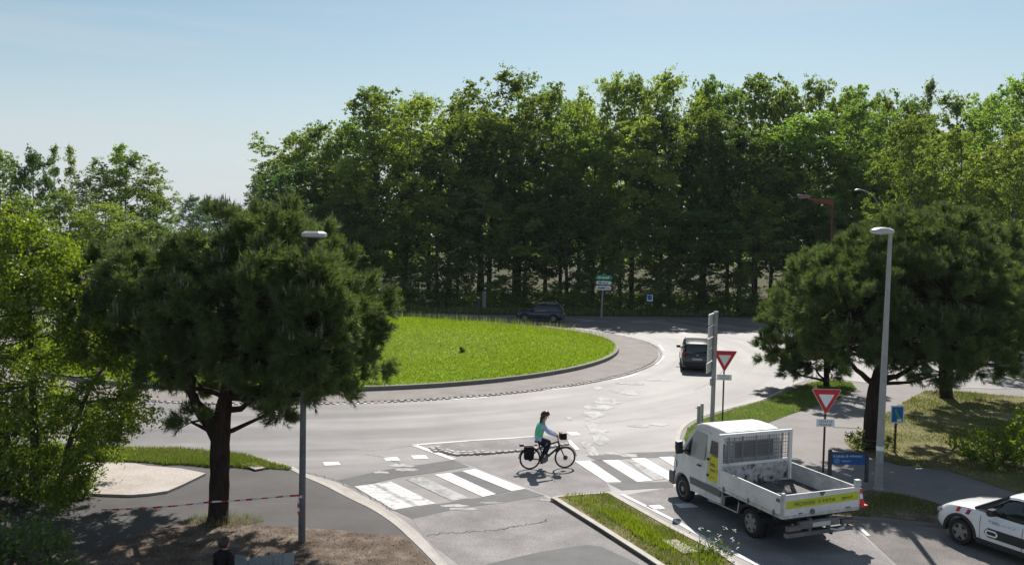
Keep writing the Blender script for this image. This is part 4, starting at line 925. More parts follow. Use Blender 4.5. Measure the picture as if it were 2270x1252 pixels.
# cab
def cw(x, z):
    w = .98 - .13*max(0, min(1, (z-1.35)/.95))**1.2
    return w*(1 - .16*max(0, (x-4.55)/.5)**2)
arch = [(4.38+.43*math.cos(a), .36+.43*math.sin(a)) for a in [rad(d) for d in range(175, 4, -17)]]
prof = [(2.56,.42),(2.56,2.20),(2.62,2.30),(2.9,2.335),(3.4,2.345),(3.72,2.32),(3.90,2.24),(4.05,2.07),(4.50,1.40),(4.72,1.27),(4.90,1.13),(5.0,.95),(5.04,.75),(5.04,.40),(4.86,.36)] + arch[::-1] + [(3.92,.42)]
mb = MB(); ys = (-1, -.97, -.8, 0, .8, .97, 1); n = len(prof); vs = []
for t in ys:
    for (x, z) in prof:
        sh = 0 if abs(t) < .97 else (.0 if abs(t) < 1 else .025)
        cx, cz = 3.7, 1.2
        vs.append((x + (cx-x)*sh*.5, cw(x, z)*t, z + (cz-z)*sh*.8))
fs = []
for j in range(len(ys)-1):
    for i in range(n): fs.append((j*n+i, j*n+(i+1) % n, (j+1)*n+(i+1) % n, (j+1)*n+i))
fs.append(tuple(range(n))[::-1]); fs.append(tuple((len(ys)-1)*n+i for i in range(n)))
cab = mb.add(vs, fs).build('cab', M['white'], tr, True)
def side_plate(name, poly, s, off, th, m, parent, bevel=0):
    mb = MB(); mb.prism(poly, lambda x, z, t: (x, s*(cw(x, z)+t), z), off-th, off, 0); return mb.build(name, m, parent, bevel=bevel)
for s in (1, -1):
    dr = side_plate('door', [(3.24,.50),(3.24,2.16),(3.88,2.18),(4.06,1.98),(4.40,1.42),(4.40,1.0),(4.33,.86),(4.12,.80),(3.96,.68),(3.90,.50)], s, .010, .04, M['white'], cab, .006)
    side_plate('window', [(3.34,1.40),(3.34,2.08),(3.84,2.10),(3.93,2.0),(3.97,1.93),(3.97,1.37)], s, .016, .02, M['glassclear'], dr)
    side_plate('quarter_window', [(4.0,1.36),(4.0,1.90),(4.36,1.38)], s, .016, .02, M['glass'], dr)
    mb = MB(); mb.box(3.46, 3.62, min(s*.985, s*1.03), max(s*.985, s*1.03), 1.20, 1.245); mb.build('handle', M['plastic'], dr, bevel=.01)
    side_plate('side_strip', [(2.57,.62),(2.57,.80),(3.98,.80),(3.94,.62)], s, .022, .03, M['plasticgrey'], cab, .006)
    pn = side_plate('sticker_panel', [(2.60,.93),(2.60,1.60),(3.14,1.60),(3.14,.93)], s, .014, .03, M['yellow'], cab, .004)
    side_plate('locker_window', [(2.60,1.64),(2.60,1.98),(3.14,1.98),(3.14,1.64)], s, .014, .03, M['glass'], cab, .004)
    lm = MB()
    for (a, b, c, d) in ((2.86,3.08,1.385,1.405),(2.80,3.06,1.345,1.36),(2.80,3.05,1.24,1.255),(2.83,3.05,1.205,1.218),(2.85,3.0,1.04,1.055)): lm.prism([(a,c),(b,c),(b,d),(a,d)], lambda x, z, t: (x, s*(cw(x, z)+t), z), .0145, .0165)
    lm.build('lettering', M['ink'], pn)
    for z in (1.03, 1.46): hm = MB(); hm.box(3.10, 3.18, min(s*.99, s*1.02), max(s*.99, s*1.02), z, z+.06); hm.build('hinge', M['plastic'], pn, bevel=.006)
    hm = MB(); hm.box(2.64, 2.70, min(s*.99, s*1.025), max(s*.99, s*1.025), 1.2, 1.32); hm.build('catch', M['plastic'], pn, bevel=.006)
    mi = MB(); mi.loft([[(4.16, s*y, z) for y, z in ((1.10,1.40),(1.27,1.40),(1.29,1.72),(1.12,1.74))], [(4.26, s*y, z) for y, z in ((1.08,1.38),(1.29,1.38),(1.31,1.74),(1.10,1.76))], [(4.33, s*y, z) for y, z in ((1.12,1.44),(1.25,1.44),(1.26,1.68),(1.14,1.70))]])
    mi.tube([(4.24, s*.95, 1.46), (4.24, s*1.14, 1.48)], .03, 6); mi.build('mirror', M['plastic'], cab, bevel=.015)
    hl = MB(); hl.prism([(4.72,.86),(4.70,1.04),(4.90,1.02),(4.99,.90),(4.97,.80)], lambda x, z, t: (x, s*(cw(x, z)*.995+t), z), -.12, .012); hl.build('headlight', M['glassdiff'], cab, bevel=.01)
mb = MB(); q = [(4.065,2.02),(4.475,1.44)]; vs = []
for off in (.012, -.02):
    for (x, z) in q:
        for t in (-.93, .93): vs.append((x+.83*off, cw(x, z)*t, z+.56*off))
mb.add(vs, [(0,1,3,2),(4,6,7,5),(0,2,6,4),(1,5,7,3),(0,4,5,1),(2,3,7,6)]); mb.build('windscreen', M['glass'], cab)
mb = MB(); mb.loft([[(x, y*w, z) for x, z in ((4.84,.34),(5.07,.36),(5.09,.62),(5.05,.72),(4.86,.72))] for y, w in ((-.99,.97),(-.7,1),(.7,1),(.99,.97))]); mb.build('bumper', M['plasticgrey'], cab, bevel=.02)
mb = MB(); mb.box(3.0, 3.9, .30, .80, 1.0, 1.2).box(2.75, 2.95, .30, .8, 1.1, 1.9); mb.build('seat', M['plastic'], cab)
for s in (1, -1):
    wheel(tr, 4.38, s*.85, .345, .22, s, M['rim'], 0)
    wheel(tr, 1.30, s*.90, .355, .21, s, M['rim'], 6); wheel(tr, 1.30, s*.64, .355, .21, s, M['dirtblack'], 0)
    mb = MB(); A = [rad(d) for d in range(15, 166, 15)]
    mb.loft([[(1.3+r*math.cos(a), s*y, .355+r*math.sin(a)) for r, y in ((.43,.50),(.43,1.03),(.41,1.03),(.41,.50))] for a in A]); mb.build('mudguard', M['plastic'], tr)
    mb = MB(); mb.tube([(1.78, s*1.03, .47), (2.6, s*1.0, .44), (3.1, s*.98, .40)], .022, 6).tube([(1.78, s*1.03, .47), (1.78, s*.98, .80)], .02, 6).tube([(2.5, s*1.0, .45), (2.5, s*.95, .84)], .02, 6); mb.build('side_guard', M['galv'], tr)
mb = MB(); mb.box(-.02, .10, -.98, .98, .40, .50).box(-.03, .06, -.55, .62, .58, .76).box(.0, .10, .25, .32, .45, .8).box(.0, .10, -.32, -.25, .45, .8); rbp = mb.build('rear_bumper', noise_mat('grimy grey steel', [(.3,(.10,.10,.095)),(.7,(.22,.215,.20))], 3, 6, .6, .3), tr, bevel=.008)
for s in (1, -1):
    mb = MB(); mb.box(-.06, .03, s*.80-.20, s*.80+.20, .56, .69); lb = mb.build('tail_lamp', M['plasticgrey'], rbp, bevel=.01)
    mb = MB(); mb.box(-.066, -.058, s*.80-.17, s*.80+.17, .585, .665); mb.build('lens', noise_mat('dusty lens', [(.3,(.16,.10,.09)),(.7,(.24,.17,.15))], 5), lb)
mb = MB(); mb.box(-.055, -.032, -.26, .26, .61, .71); mb.build('number_plate', M['plate'], rbp)
mb = MB(); mb.tube([(-.03, -.28, .50), (-.14, -.38, .50), (-.17, -.55, .56)], .04, 8).lathe((-.17, -.58, .58), (0, 0, 1), [(.02,0),(.045,.03),(.03,.07)], 12); mb.build('tow_hook', M['chrome'], rbp, True)
# traffic cone hooked on the bed corner
cb = Vector((6.31, 19.78, 0)) + Vector((.927, .375, 0))*2.42 + Vector((-.375, .927, 0))*.10 + Vector((0, 0, .93))
cn = empty('traffic_cone', cb, TH, 'red and white traffic cone hooked on the rear right corner of the truck', 'cone'); cn.scale = (.85, .85, .9)
mb = MB(); mb.lathe((0,0,0), (0,0,1), [(.13,.03),(.112,.10),(.088,.20)], 20).lathe((0,0,0), (0,0,1), [(.066,.33),(.048,.40),(.035,.46),(.028,.46)], 20); mb.build('body', M['conered'], cn, True)
mb = MB(); mb.lathe((0,0,0), (0,0,1), [(.0885,.2),(.0665,.33)], 20); mb.build('white_sleeve', M['signwhite'], cn, True)
mb = MB(); mb.box(-.17, .17, -.17, .17, 0, .035); mb.build('foot', M['conered'], cn, bevel=.015)

# --- passenger cars: x forward, y left, origin in the middle on the ground
def car(o, paint, P, rim, detail=True):
    L, W, Hh = P['L'], P['W'], P['H']; hl = L/2
    def half(x): u = abs(x)/hl; return W/2*(1 - .13*max(0, (u-.62)/.38)**2.2)
    def belt(x): return float(np.interp(x, [p[0] for p in P['belt']], [p[1] for p in P['belt']]))
    def low(x): return float(np.interp(abs(x), [0, hl*.8, hl], [.19, .2, .30]))
    xs = sorted(set(list(np.linspace(-hl, hl, 27)) + [-hl*.985, hl*.985])); secs = []
    for x in xs:
        e = 1 - .5*max(0, (abs(x)-hl*.955)/(hl*.045))**2*.35
        w, zb, zl = half(x)*e, belt(x), low(x); zb = zl + (zb-zl)*(1 if abs(x) < hl*.99 else .93)
        hp = [(w*.86, zl), (w*.98, zl+.10), (w*1.0, zl+.30*(zb-zl)), (w*1.0, zl+.62*(zb-zl)), (w*.965, zb-.10), (w*.91, zb-.025), (w*.74, zb+.008), (w*.4, zb+.03)]
        secs.append([(x, -y, z) for y, z in hp] + [(x, y, z) for y, z in hp[::-1]])
    mb = MB(); mb.loft(secs); body = mb.build('body', paint, o, True)
    cs = []
    for ax_ in P['axles']:
        for s in (1, -1):
            c = MB(); c.tube([(ax_, s*(W/2-.26), P['R']+.01), (ax_, s*(W/2+.2), P['R']+.01)], P['R']+.065, 32); cs.append(c.build('cutter', M['plastic'], o))
    bpy.context.view_layer.update(); cut(body, cs)
    for ax_ in P['axles']:
        for s in (1, -1):
            a = MB(); ang = [rad(d) for d in range(-8, 189, 14)]; r0, r1 = P['R']+.05, P['R']+.05+P.get('clad', .03)
            yy = half(ax_)
            a.loft([[(ax_+r*math.cos(t), s*y, P['R']+.01+r*math.sin(t)) for r, y in ((r0, yy-.10), (r0, yy+.012), (r1, yy+.010), (r1, yy-.10))] for t in ang]); a.build('wheel_arch', M['plastic'], body, True)
            wheel(o, ax_, s*(half(ax_)-.115), P['R'], .21, s, rim, 5)
    mb = MB(); mb.box(-hl*.9, hl*.9, -W/2+.27, W/2-.27, .2, .7); mb.build('underbody', M['dirtblack'], o)
    for s in (1, -1):
        mb = MB(); x0, x1 = P['axles'][1]+P['R']+.12, P['axles'][0]-P['R']-.12; mb.box(min(x0,x1), max(x0,x1), s*(W/2)-.03, s*(W/2)+.008, .20, .20+P.get('sill', .10)); mb.build('sill', M['plastic'], body, bevel=.02)
    # greenhouse
    g = P['cabin']; gs = []          # (x, base half width, base z, top half width, top z)
    for (x, wb, zb, wt, zt) in g:
        q = [(wb, zb), (wb*.985, zb+(zt-zb)*.35), (wt*1.02, zb+(zt-zb)*.85), (wt*.93, zt-.01), (wt*.5, zt+.018)]
        gs.append([(x, -y, z) for y, z in q] + [(x, y, z) for y, z in q[::-1]])
    mb = MB(); mb.loft(gs); glass = mb.build('windows', M['glass'], body, True)
    r = P['roof']; rs = []
    for (x, w, z) in r:
        q = [(w*1.035, z-.055), (w*.985, z-.005), (w*.86, z+.018), (w*.45, z+.034)]
        rs.append([(x, -y, zz) for y, zz in q] + [(x, y, zz) for y, zz in q[::-1]])
    mb = MB(); mb.loft(rs); mb.build('roof', P.get('roofm', paint), body, True)
    for s in (1, -1):
        for (a, b, w) in P['pillars']: mb = MB(); mb.tube([(a[0], s*a[1], a[2]), (b[0], s*b[1], b[2])], w, 6); mb.build('pillar', P.get('pillarm', paint), body, True)
        mx, my, mz = P['mirror']; mb = MB(); mb.loft([[(mx-.09, s*(my+a), mz+b) for a, b in ((.0,-.05),(.20,-.04),(.20,.10),(.02,.10))], [(mx, s*(my+a), mz+b) for a, b in ((-.03,-.07),(.22,-.05),(.22,.12),(.0,.12))], [(mx+.08, s*(my+a), mz+b) for a, b in ((.02,-.04),(.17,-.03),(.17,.08),(.03,.08))]])
        mb.tube([(mx, s*(my-.1), mz-.03), (mx, s*(my+.05), mz-.01)], .03, 6); mb.build('mirror', P.get('mirrorm', M['plastic']), body, True, .01)
    return body, half, belt

# white hatchback
w0 = Vector((10.98, 20.80, 0)); hd = Vector((-.46, .89, 0)).normalized(); lf = Vector((-hd.y, hd.x, 0))
WC = dict(L=4.0, W=1.75, H=1.47, R=.315, axles=(1.26, -1.28), clad=.075, sill=.13,
          belt=[(-2,.80),(-1.9,.98),(-1.2,1.0),(0,.97),(.7,.965),(1.0,.985),(1.5,.93),(1.8,.85),(1.95,.70),(2.0,.60)],
          cabin=[(-1.86,.70,.95,.55,1.05),(-1.5,.78,.97,.60,1.36),(-.9,.80,.95,.62,1.43),(-.1,.81,.94,.62,1.445),(.25,.80,.94,.58,1.40),(.62,.78,.94,.55,1.17),(1.02,.72,.95,.52,.985)],
          roof=[(-1.62,.60,1.37),(-1.2,.62,1.44),(-.5,.63,1.475),(0,.62,1.465),(.24,.59,1.42)],
          pillars=[((.95,.76,.98),(.22,.60,1.42),.035),((-.15,.81,.96),(-.2,.63,1.43),.03),((.42,.79,.96),(.36,.68,1.25),.02)], pillarm=M['plastic'], mirror=(.42,.86,1.02), mirrorm=M['plastic'])
wcar = empty('white_hatchback', w0 - hd*1.26 - lf*.86, math.atan2(hd.y, hd.x), 'white hatchback with black door cladding parked at the right edge', 'car')
body, half, belt = car(wcar, M['whitecar'], WC, M['alloy'])
for s in (1, -1):
    def sp(poly, off, th, m, name, parent, bevel=0, lean=0):
        mb = MB(); mb.prism(poly, lambda x, z, t: (x, s*(half(x)+t-lean*max(0, z-.78)), z), off-th, off); return mb.build(name, m, parent, bevel=bevel)
    rr = lambda x0, x1, z0, z1, r: [(x0+r, z0), (x1-r, z0), (x1, z0+r), (x1, z1-r), (x1-r, z1), (x0+r, z1), (x0, z1-r), (x0, z0+r)]
    bp = sp(rr(-.70, .62, .42, .64, .09), .022, .03, M['plastic'], 'bump_strip', body, .012)
    fr = MB(); A = rr(.28, .59, .455, .605, .05); B = rr(.32, .55, .49, .57, .03); n = len(A)
    vv = [(x, s*(half(x)+.0245), z) for x, z in A+B]; fr.add(vv, [(i, (i+1) % n, n+(i+1) % n, n+i) for i in range(n)]); fr.build('white_outline', M['signwhite'], bp)
    for dx in (1.30, 1.04): sp([(dx+.0,.80),(dx+.09,.80),(dx+.05,.92),(dx-.04,.92)], .004, .01, M['signred'] if dx > 1.2 else mat('dark red sticker', (.30,.01,.06), .4), 'stripe_sticker', body, 0, .32)
    dm = MB(); 
    for (a, b, z0, z1) in ((.50,.53,.78,.83),(.28,.46,.795,.815),(.24,.46,.765,.78),(-.02,.06,.79,.805),(.10,.2,.78,.79),(-.1,-.06,.775,.8)): dm.prism([(a,z0),(b,z0),(b,z1),(a,z1)], lambda x, z, t: (x, s*(half(x)*(1-.028*max(0,(z-.70)/.2))+t), z), .002, .006)
    dm.build('door_lettering', mat('pale blue print', (.25,.36,.60), .5), body)
    sm = MB()
    for x in (.74, -.28):
        sm.tube([(x, s*(half(x)+.001), z) for z in (.30, .5, .72)] + [(x, s*(half(x)*.965), .87)], .006, 4)
    sm.build('door_seam', M['ink'], body)
    hm = MB(); hm.box(-.18, .0, min(s*.85, s*.885), max(s*.85, s*.885), .80, .83); hm.build('handle', M['whitecar'], body, bevel=.008)
    hd_ = MB(); hd_.loft([[(x, s*(half(x)*f), z) for f, z in ((.99, zz), (.80, zz+.02), (.80, zz+.11), (.97, zz+.09))] for x, zz in ((1.80,.66),(1.90,.64),(1.96,.62))]); hd_.build('headlight', M['glassdiff'], body, bevel=.01)
mb = MB(); mb.box(1.9, 2.01, -.6, .6, .32, .46); mb.build('grille', M['plastic'], body, bevel=.02)
mb = MB(); mb.tube([(1.02, -.3, .995), (.98, .35, 1.0)], .012, 5).tube([(1.0, .0, .995), (.95, .65, 1.0)], .012, 5); mb.build('wiper', M['plastic'], body)

# dark grey people carrier seen from behind
gl, grr = G(1516, 823), G(1574, 827); mid = (gl+grr)*.5; hd = Vector((.17, 1, 0)).normalized()
GC = dict(L=4.3, W=1.72, H=1.62, R=.32, axles=(1.35, -1.28), clad=.03,
          belt=[(-2.15,.70),(-2.08,.98),(-1.9,1.03),(.9,.98),(1.4,.93),(1.9,.82),(2.1,.66),(2.15,.58)],
          cabin=[(-2.08,.72,.98,.62,1.10),(-1.92,.76,1.0,.62,1.50),(-1.5,.79,1.0,.64,1.57),(.2,.80,.97,.64,1.58),(.6,.77,.97,.60,1.42),(1.25,.70,.95,.55,.98)],
          roof=[(-2.0,.62,1.52),(-1.7,.64,1.585),(-.5,.66,1.615),(.2,.64,1.59),(.45,.60,1.50)],
          pillars=[((1.2,.72,.97),(.42,.60,1.52),.035),((-2.05,.76,1.0),(-1.9,.65,1.52),.055),((-.9,.80,1.0),(-.95,.66,1.57),.03),((.1,.80,1.0),(.05,.66,1.58),.03)], mirror=(.75,.86,1.03))
gc = empty('grey_people_carrier', Vector((mid.x, mid.y, 0)) + hd*2.15, math.atan2(hd.y, hd.x), 'dark grey people carrier driving away round the roundabout', 'car')
gb, half, belt = car(gc, M['cargrey'], GC, M['alloy'])
for s in (1, -1):
    mb = MB(); mb.loft([[(x, s*y, z) for y, z in ((.66,.82),(.80,.82),(.80,1.02),(.755,1.28),(.69,1.28),(.66,1.0))] for x in (-2.165, -2.06)]); mb.build('tail_lamp', M['taillight'], gb, bevel=.01)
mb = MB(); mb.box(-2.175, -2.15, -.26, .26, .66, .77); mb.build('number_plate', M['plate'], gb)
mb = MB(); mb.box(-2.19, -2.05, -.78, .78, .34, .56); mb.build('bumper', M['plastic'], gb, bevel=.03)
mb = MB(); mb.tube([(-2.17, -.05, .92), (-2.185, .05, .92)], .05, 10); mb.build('badge', M['chrome'], gb)
mb = MB(); mb.tube([(-1.5, .25, 1.62), (-1.62, .25, 1.80)], .008, 4); mb.build('aerial', M['plastic'], gb)
for s in (1, -1): mb = MB(); mb.tube([(-1.6, s*.6, 1.60), (-1.5, s*.6, 1.66), (.1, s*.6, 1.67), (.25, s*.6, 1.60)], .015, 5); mb.build('roof_rail', M['plastic'], gb)

# dark blue off-roader behind the mound
BCp = V(1199, 705, 74.0)
BC = dict(L=4.34, W=1.82, H=1.68, R=.36, axles=(1.35, -1.32), clad=.06, sill=.14,
          belt=[(-2.17,.80),(-2.1,1.04),(-1.8,1.08),(.7,1.02),(1.0,1.04),(1.7,1.0),(2.0,.92),(2.12,.75),(2.17,.65)],
          cabin=[(-2.08,.74,1.02,.62,1.12),(-1.75,.80,1.04,.64,1.56),(-1.2,.83,1.04,.66,1.61),(.1,.84,1.0,.66,1.62),(.45,.80,1.0,.62,1.50),(1.05,.72,1.0,.55,1.04)],
          roof=[(-1.9,.63,1.56),(-1.5,.66,1.63),(-.5,.68,1.66),(.1,.66,1.64),(.3,.62,1.56)],
          pillars=[((1.0,.74,1.02),(.28,.62,1.57),.04),((-1.95,.80,1.04),(-1.7,.66,1.57),.08),((-.85,.84,1.04),(-.9,.68,1.61),.035),((.05,.84,1.02),(.0,.68,1.62),.035)], mirror=(.72,.90,1.08))
bc = empty('blue_off_roader', (BCp.x, 74.0, 0), rad(168), 'dark blue off-roader passing behind the grass mound', 'car'); bc.scale = (.92, .92, .92)
bb, half, belt = car(bc, M['carblue'], BC, M['alloy'])
for s in (1, -1):
    mb = MB(); mb.tube([(-1.5, s*.62, 1.66), (-1.4, s*.62, 1.73), (.0, s*.62, 1.73), (.15, s*.62, 1.65)], .02, 5); mb.build('roof_rail', M['chrome'], bb)
    mb = MB(); mb.box(-2.19, -2.08, s*.74-.08, s*.74+.08, .82, 1.02); mb.build('tail_lamp', M['taillight'], bb, bevel=.01)
mb = MB(); mb.box(-2.2, -2.16, -.26, .26, .72, .83); mb.build('number_plate', M['plate'], bb)
mb = MB(); mb.box(-2.21, -2.05, -.82, .82, .40, .60); mb.build('bumper', M['plasticgrey'], bb, bevel=.03)

# ------------------------------------------------------------------ cyclist
rw, fw = G(1174.5, 1040), G(1252, 1037); bd = (fw-rw); BL = bd.length; BA = math.atan2(bd.y, bd.x); k = BL/1.08
bike = empty('bicycle', rw, BA, 'black city bicycle with motor and luggage rack on the crossing', 'bicycle')
WR = .335
for hx, nm in ((0, 'rear'), (BL, 'front')):
    mb = MB(); mb.torus((hx, 0, WR+.01), (0, 1, 0), WR-.02, .029, 40, 8); wv = mb.build('wheel', M['rubber'], bike, True)
    sp_ = MB()
    for q in range(16):
        a = 2*math.pi*q/16; sp_.tube([(hx, .02*(-1)**q, WR+.01), (hx+(WR-.04)*math.cos(a), 0, WR+.01+(WR-.04)*math.sin(a))], .0018, 3)
    sp_.torus((hx, 0, WR+.01), (0, 1, 0), WR-.042, .008, 40, 6); sp_.build('rim', M['plasticgrey'], wv, True)
    mb = MB(); mb.tube([(hx, -.05, WR+.01), (hx, .05, WR+.01)], .025, 10).lathe((hx, -.045, WR+.01), (0, -1, 0), [(.075,0),(.075,.004),(.03,.006)], 20); mb.build('hub', mat('brown hub', (.10,.035,.025), .5) if nm == 'front' else M['plastic'], wv)
BB = Vector((.45, 0, .29)); SE = Vector((.27, 0, .80)); HT = Vector((.86*BL/1.08, 0, .86)); HB = Vector((.90*BL/1.08, 0, .70)); RH = Vector((0, 0, WR)); FH = Vector((BL, 0, WR))
mb = MB(); mb.tube([BB, SE], .024, 8).tube([BB, HB], .036, 8).tube([SE*.75+BB*.25, HT], .026, 8).tube([HT, HB], .03, 8)
for s in (-.055, .055): mb.tube([BB+Vector((0,s*.6,0)), RH+Vector((0,s,0))], .011, 6).tube([SE*.85+BB*.15, RH+Vector((0,s,0))], .010, 6)
mb.build('frame', M['bikeframe'], bike, True)
mb = MB(); mb.tube([HB, HB+Vector((.03,-.055,-.05)), FH+Vector((0,-.055,0))], [.02,.016,.011], 6).tube([HB, HB+Vector((.03,.055,-.05)), FH+Vector((0,.055,0))], [.02,.016,.011], 6); mb.build('fork', M['bikeframe'], bike, True)
HS = HT + Vector((-.03, 0, .20))
mb = MB(); mb.tube([HT, HS], .016, 8).tube([HS+Vector((-.12,-.29,.01)), HS+Vector((-.02,-.2,.02)), HS+Vector((.02,0,0)), HS+Vector((-.02,.2,.02)), HS+Vector((-.12,.29,.01))], .012, 8)
mb.tube([HS+Vector((.0,-.24,.0)), HS+Vector((.05,-.26,.12))], .006, 5).lathe(HS+Vector((.05,-.26,.14)), (1,0,.2), [(.0,0),(.035,.005),(.035,.01)], 10); mb.build('handlebar', M['bikeframe'], bike, True)
mb = MB(); mb.loft([[(x, s*w, z) for s, z in ((-1, .86), (-.7, .895), (.7, .895), (1, .86), (0, .845))] for x, w in ((.14,.06),(.18,.085),(.26,.075),(.36,.03),(.42,.018))]).tube([SE, SE+Vector((-.015,0,.07))], .014, 6); mb.build('saddle', M['plastic'], bike, True, .01)
mb = MB(); mb.lathe(BB+Vector((0,-.07,0)), (0,1,0), [(.06,0),(.075,.02),(.075,.12),(.06,.14)], 18).box(BB.x-.02, BB.x+.12, -.05, .05, .25, .37); mb.build('motor', M['plastic'], bike, True, .02)
mb = MB(); mb.tube([(.45,-.08,.29), (.50,-.09,.43)], .011, 6).tube([(.45,.08,.29), (.40,.09,.15)], .011, 6).box(.44, .56, -.17, -.08, .425, .445).box(.34, .46, .08, .17, .14, .16).lathe((.45,-.075,.29), (0,-1,0), [(.085,0),(.085,.006),(.05,.008)], 20); mb.build('crank', M['plasticgrey'], bike)
mb = MB(); mb.box(-.22, .22, -.06, .06, .755, .77).tube([(-.2,-.06,.76), (0,-.065,WR)], .007, 5).tube([(-.2,.06,.76), (0,.065,WR)], .007, 5).box(-.34, -.22, -.05, .05, .74, .81); mb.build('luggage_rack', M['plastic'], bike)
mb = MB(); A = [rad(d) for d in range(20, 186, 12)]; mb.loft([[(r*math.cos(a), y, WR+r*math.sin(a)) for r, y in ((WR+.03,-.03),(WR+.045,0),(WR+.03,.03),(WR+.025,.03),(WR+.025,-.03))] for a in A])
A = [rad(d) for d in range(5, 150, 12)]; mb.loft([[(BL+r*math.cos(a), y, WR+r*math.sin(a)) for r, y in ((WR+.03,-.03),(WR+.045,0),(WR+.03,.03),(WR+.025,.03),(WR+.025,-.03))] for a in A]); mb.build('mudguard', M['plastic'], bike, True)
Rb = Matrix.Rotation(BA, 4, 'Z')
pan = empty('pannier_bag', rw + Rb @ Vector((-.06, -.13, .33)), BA, 'black pannier bag hanging beside the rear wheel of the bicycle', 'bag')
mb = MB(); mb.loft([[(x*(1-.12*t), y, z) for x, y in ((-.17,-.07),(.15,-.07),(.15,.07),(-.17,.07))] for z, t in ((.02,1.4),(.06,.6),(.30,0),(.40,.3))]); mb.build('bag_body', M['blackcloth'], pan, True, .02)
mb = MB(); mb.box(-.15, .13, -.085, .075, .36, .43); mb.build('flap', M['blackcloth'], pan, bevel=.015)
fb = empty('handlebar_bag', rw + Rb @ Vector((HS.x+.17, 0, HS.z-.13)), BA, 'black handlebar bag hanging at the front of the bicycle', 'bag')
mb = MB(); mb.loft([[(x, y*w, z) for y, z in ((-.14,0),(.14,0),(.15,.10),(.12,.19),(-.12,.19),(-.15,.10))] for x, w in ((-.10,.85),(-.05,1),(.07,1),(.11,.85))]); mb.build('bag_body', M['blackcloth'], fb, True, .02)
mb = MB(); mb.box(-.10, .11, -.135, .135, .185, .21); mb.build('lid', M['plastic'], fb, bevel=.01)

def figure(name, loc, rz, J, E, label, clothes, fingers=(), head=None, fat=1.0):
    """body grown as one skin over joints J {name:(x,y,z,r)} and edges E; clothes = [(name, set of bones, material, offset, test)]"""
    o = empty(name, loc, rz, label, 'person')
    nm = list(J); me = bpy.data.meshes.new('body'); me.from_pydata([J[n][:3] for n in nm], [(nm.index(a), nm.index(b)) for a, b in E], [])
    b = bpy.data.objects.new('body', me); COL.objects.link(b)
    sk = b.modifiers.new('skin', 'SKIN'); sk.use_smooth_shade = True; sk.branch_smoothing = .3
    for i, n in enumerate(nm):
        r = J[n][3]; r = r if isinstance(r, tuple) else (r, r); me.skin_vertices[0].data[i].radius = (r[0]*fat, r[1]*fat)
        me.skin_vertices[0].data[i].use_root = (i == 0)
    su = b.modifiers.new('sub', 'SUBSURF'); su.levels = 2; su.render_levels = 2
    bpy.context.view_layer.update(); dg = bpy.context.evaluated_depsgraph_get(); ev = bpy.data.meshes.new_from_object(b.evaluated_get(dg)); bpy.data.objects.remove(b)
    ev.materials.clear()
    n = len(ev.vertices); co = np.zeros(n*3); ev.vertices.foreach_get('co', co); co = co.reshape(-1, 3); no = np.zeros(n*3); ev.vertices.foreach_get('normal', no); no = no.reshape(-1, 3)
    best = np.full(n, 1e9); cls = np.zeros(n, int)
    for q, (a, c) in enumerate(E):
        A = np.array(J[a][:3]); B = np.array(J[c][:3]); d = B-A; t = np.clip(((co-A) @ d)/(d @ d), 0, 1); ds = np.linalg.norm(co-A-t[:, None]*d, axis=1); ra = np.mean(J[a][3]); rb_ = np.mean(J[c][3]); ds = ds-(ra+(rb_-ra)*t)*.8
        k_ = ds < best; best[k_] = ds[k_]; cls[k_] = q
    polys = [tuple(p.vertices) for p in ev.polygons]
    for (cn_, bones, m, off, test) in clothes:
        ids = {q for q, (a, c) in enumerate(E) if (a, c) in bones}
        ok = np.array([cls[i] in ids and (test is None or test(co[i])) for i in range(n)])
        P = [p for p in polys if all(ok[i] for i in p)]; us = sorted({i for p in P for i in p}); mp = {v: i for i, v in enumerate(us)}
        cm = bpy.data.meshes.new(cn_); cm.from_pydata([tuple(co[i]+no[i]*off) for i in us], [], [tuple(mp[i] for i in p) for p in P]); cm.polygons.foreach_set('use_smooth', [True]*len(P))
        so = link(cn_, cm, m, o); md = so.modifiers.new('thickness', 'SOLIDIFY'); md.thickness = .008; md.offset = -1
    # fingers and face joined into the one body mesh
    mb = MB(); mb.v = [tuple(v) for v in co]; mb.f = polys; mb.m = [0]*len(polys)
    for pts, r in fingers: mb.tube(pts, [r, r*.95, r*.7] if len(pts) == 3 else r, 6)
    if head: head(mb)
    mb.build('body', M['skin'], o, True, 0, True)
    bpy.data.meshes.remove(ev); return o
def face_parts(hc, fwd, up=Vector((0, 0, 1))):
    hc = Vector(hc); fwd = Vector(fwd).normalized(); sd = up.cross(fwd).normalized()
    def f(mb):
        mb.tube([hc+fwd*.088+up*.02, hc+fwd*.115-up*.012, hc+fwd*.095-up*.022], [.010,.014,.008], 6)          # nose
        for s in (1, -1):
            mb.lathe(hc+fwd*.086+sd*s*.032+up*.022, fwd, [(.012,0),(.009,.006),(.002,.009)], 8)               # eyes
            mb.lathe(hc+sd*s*.078-fwd*.01, sd*s, [(.028,-.01),(.03,.008),(.018,.014)], 10)                       # ears
        mb.tube([hc+fwd*.086+sd*.022-up*.05, hc+fwd*.094-up*.052, hc+fwd*.086-sd*.022-up*.05], .006, 5)        # mouth
    return f
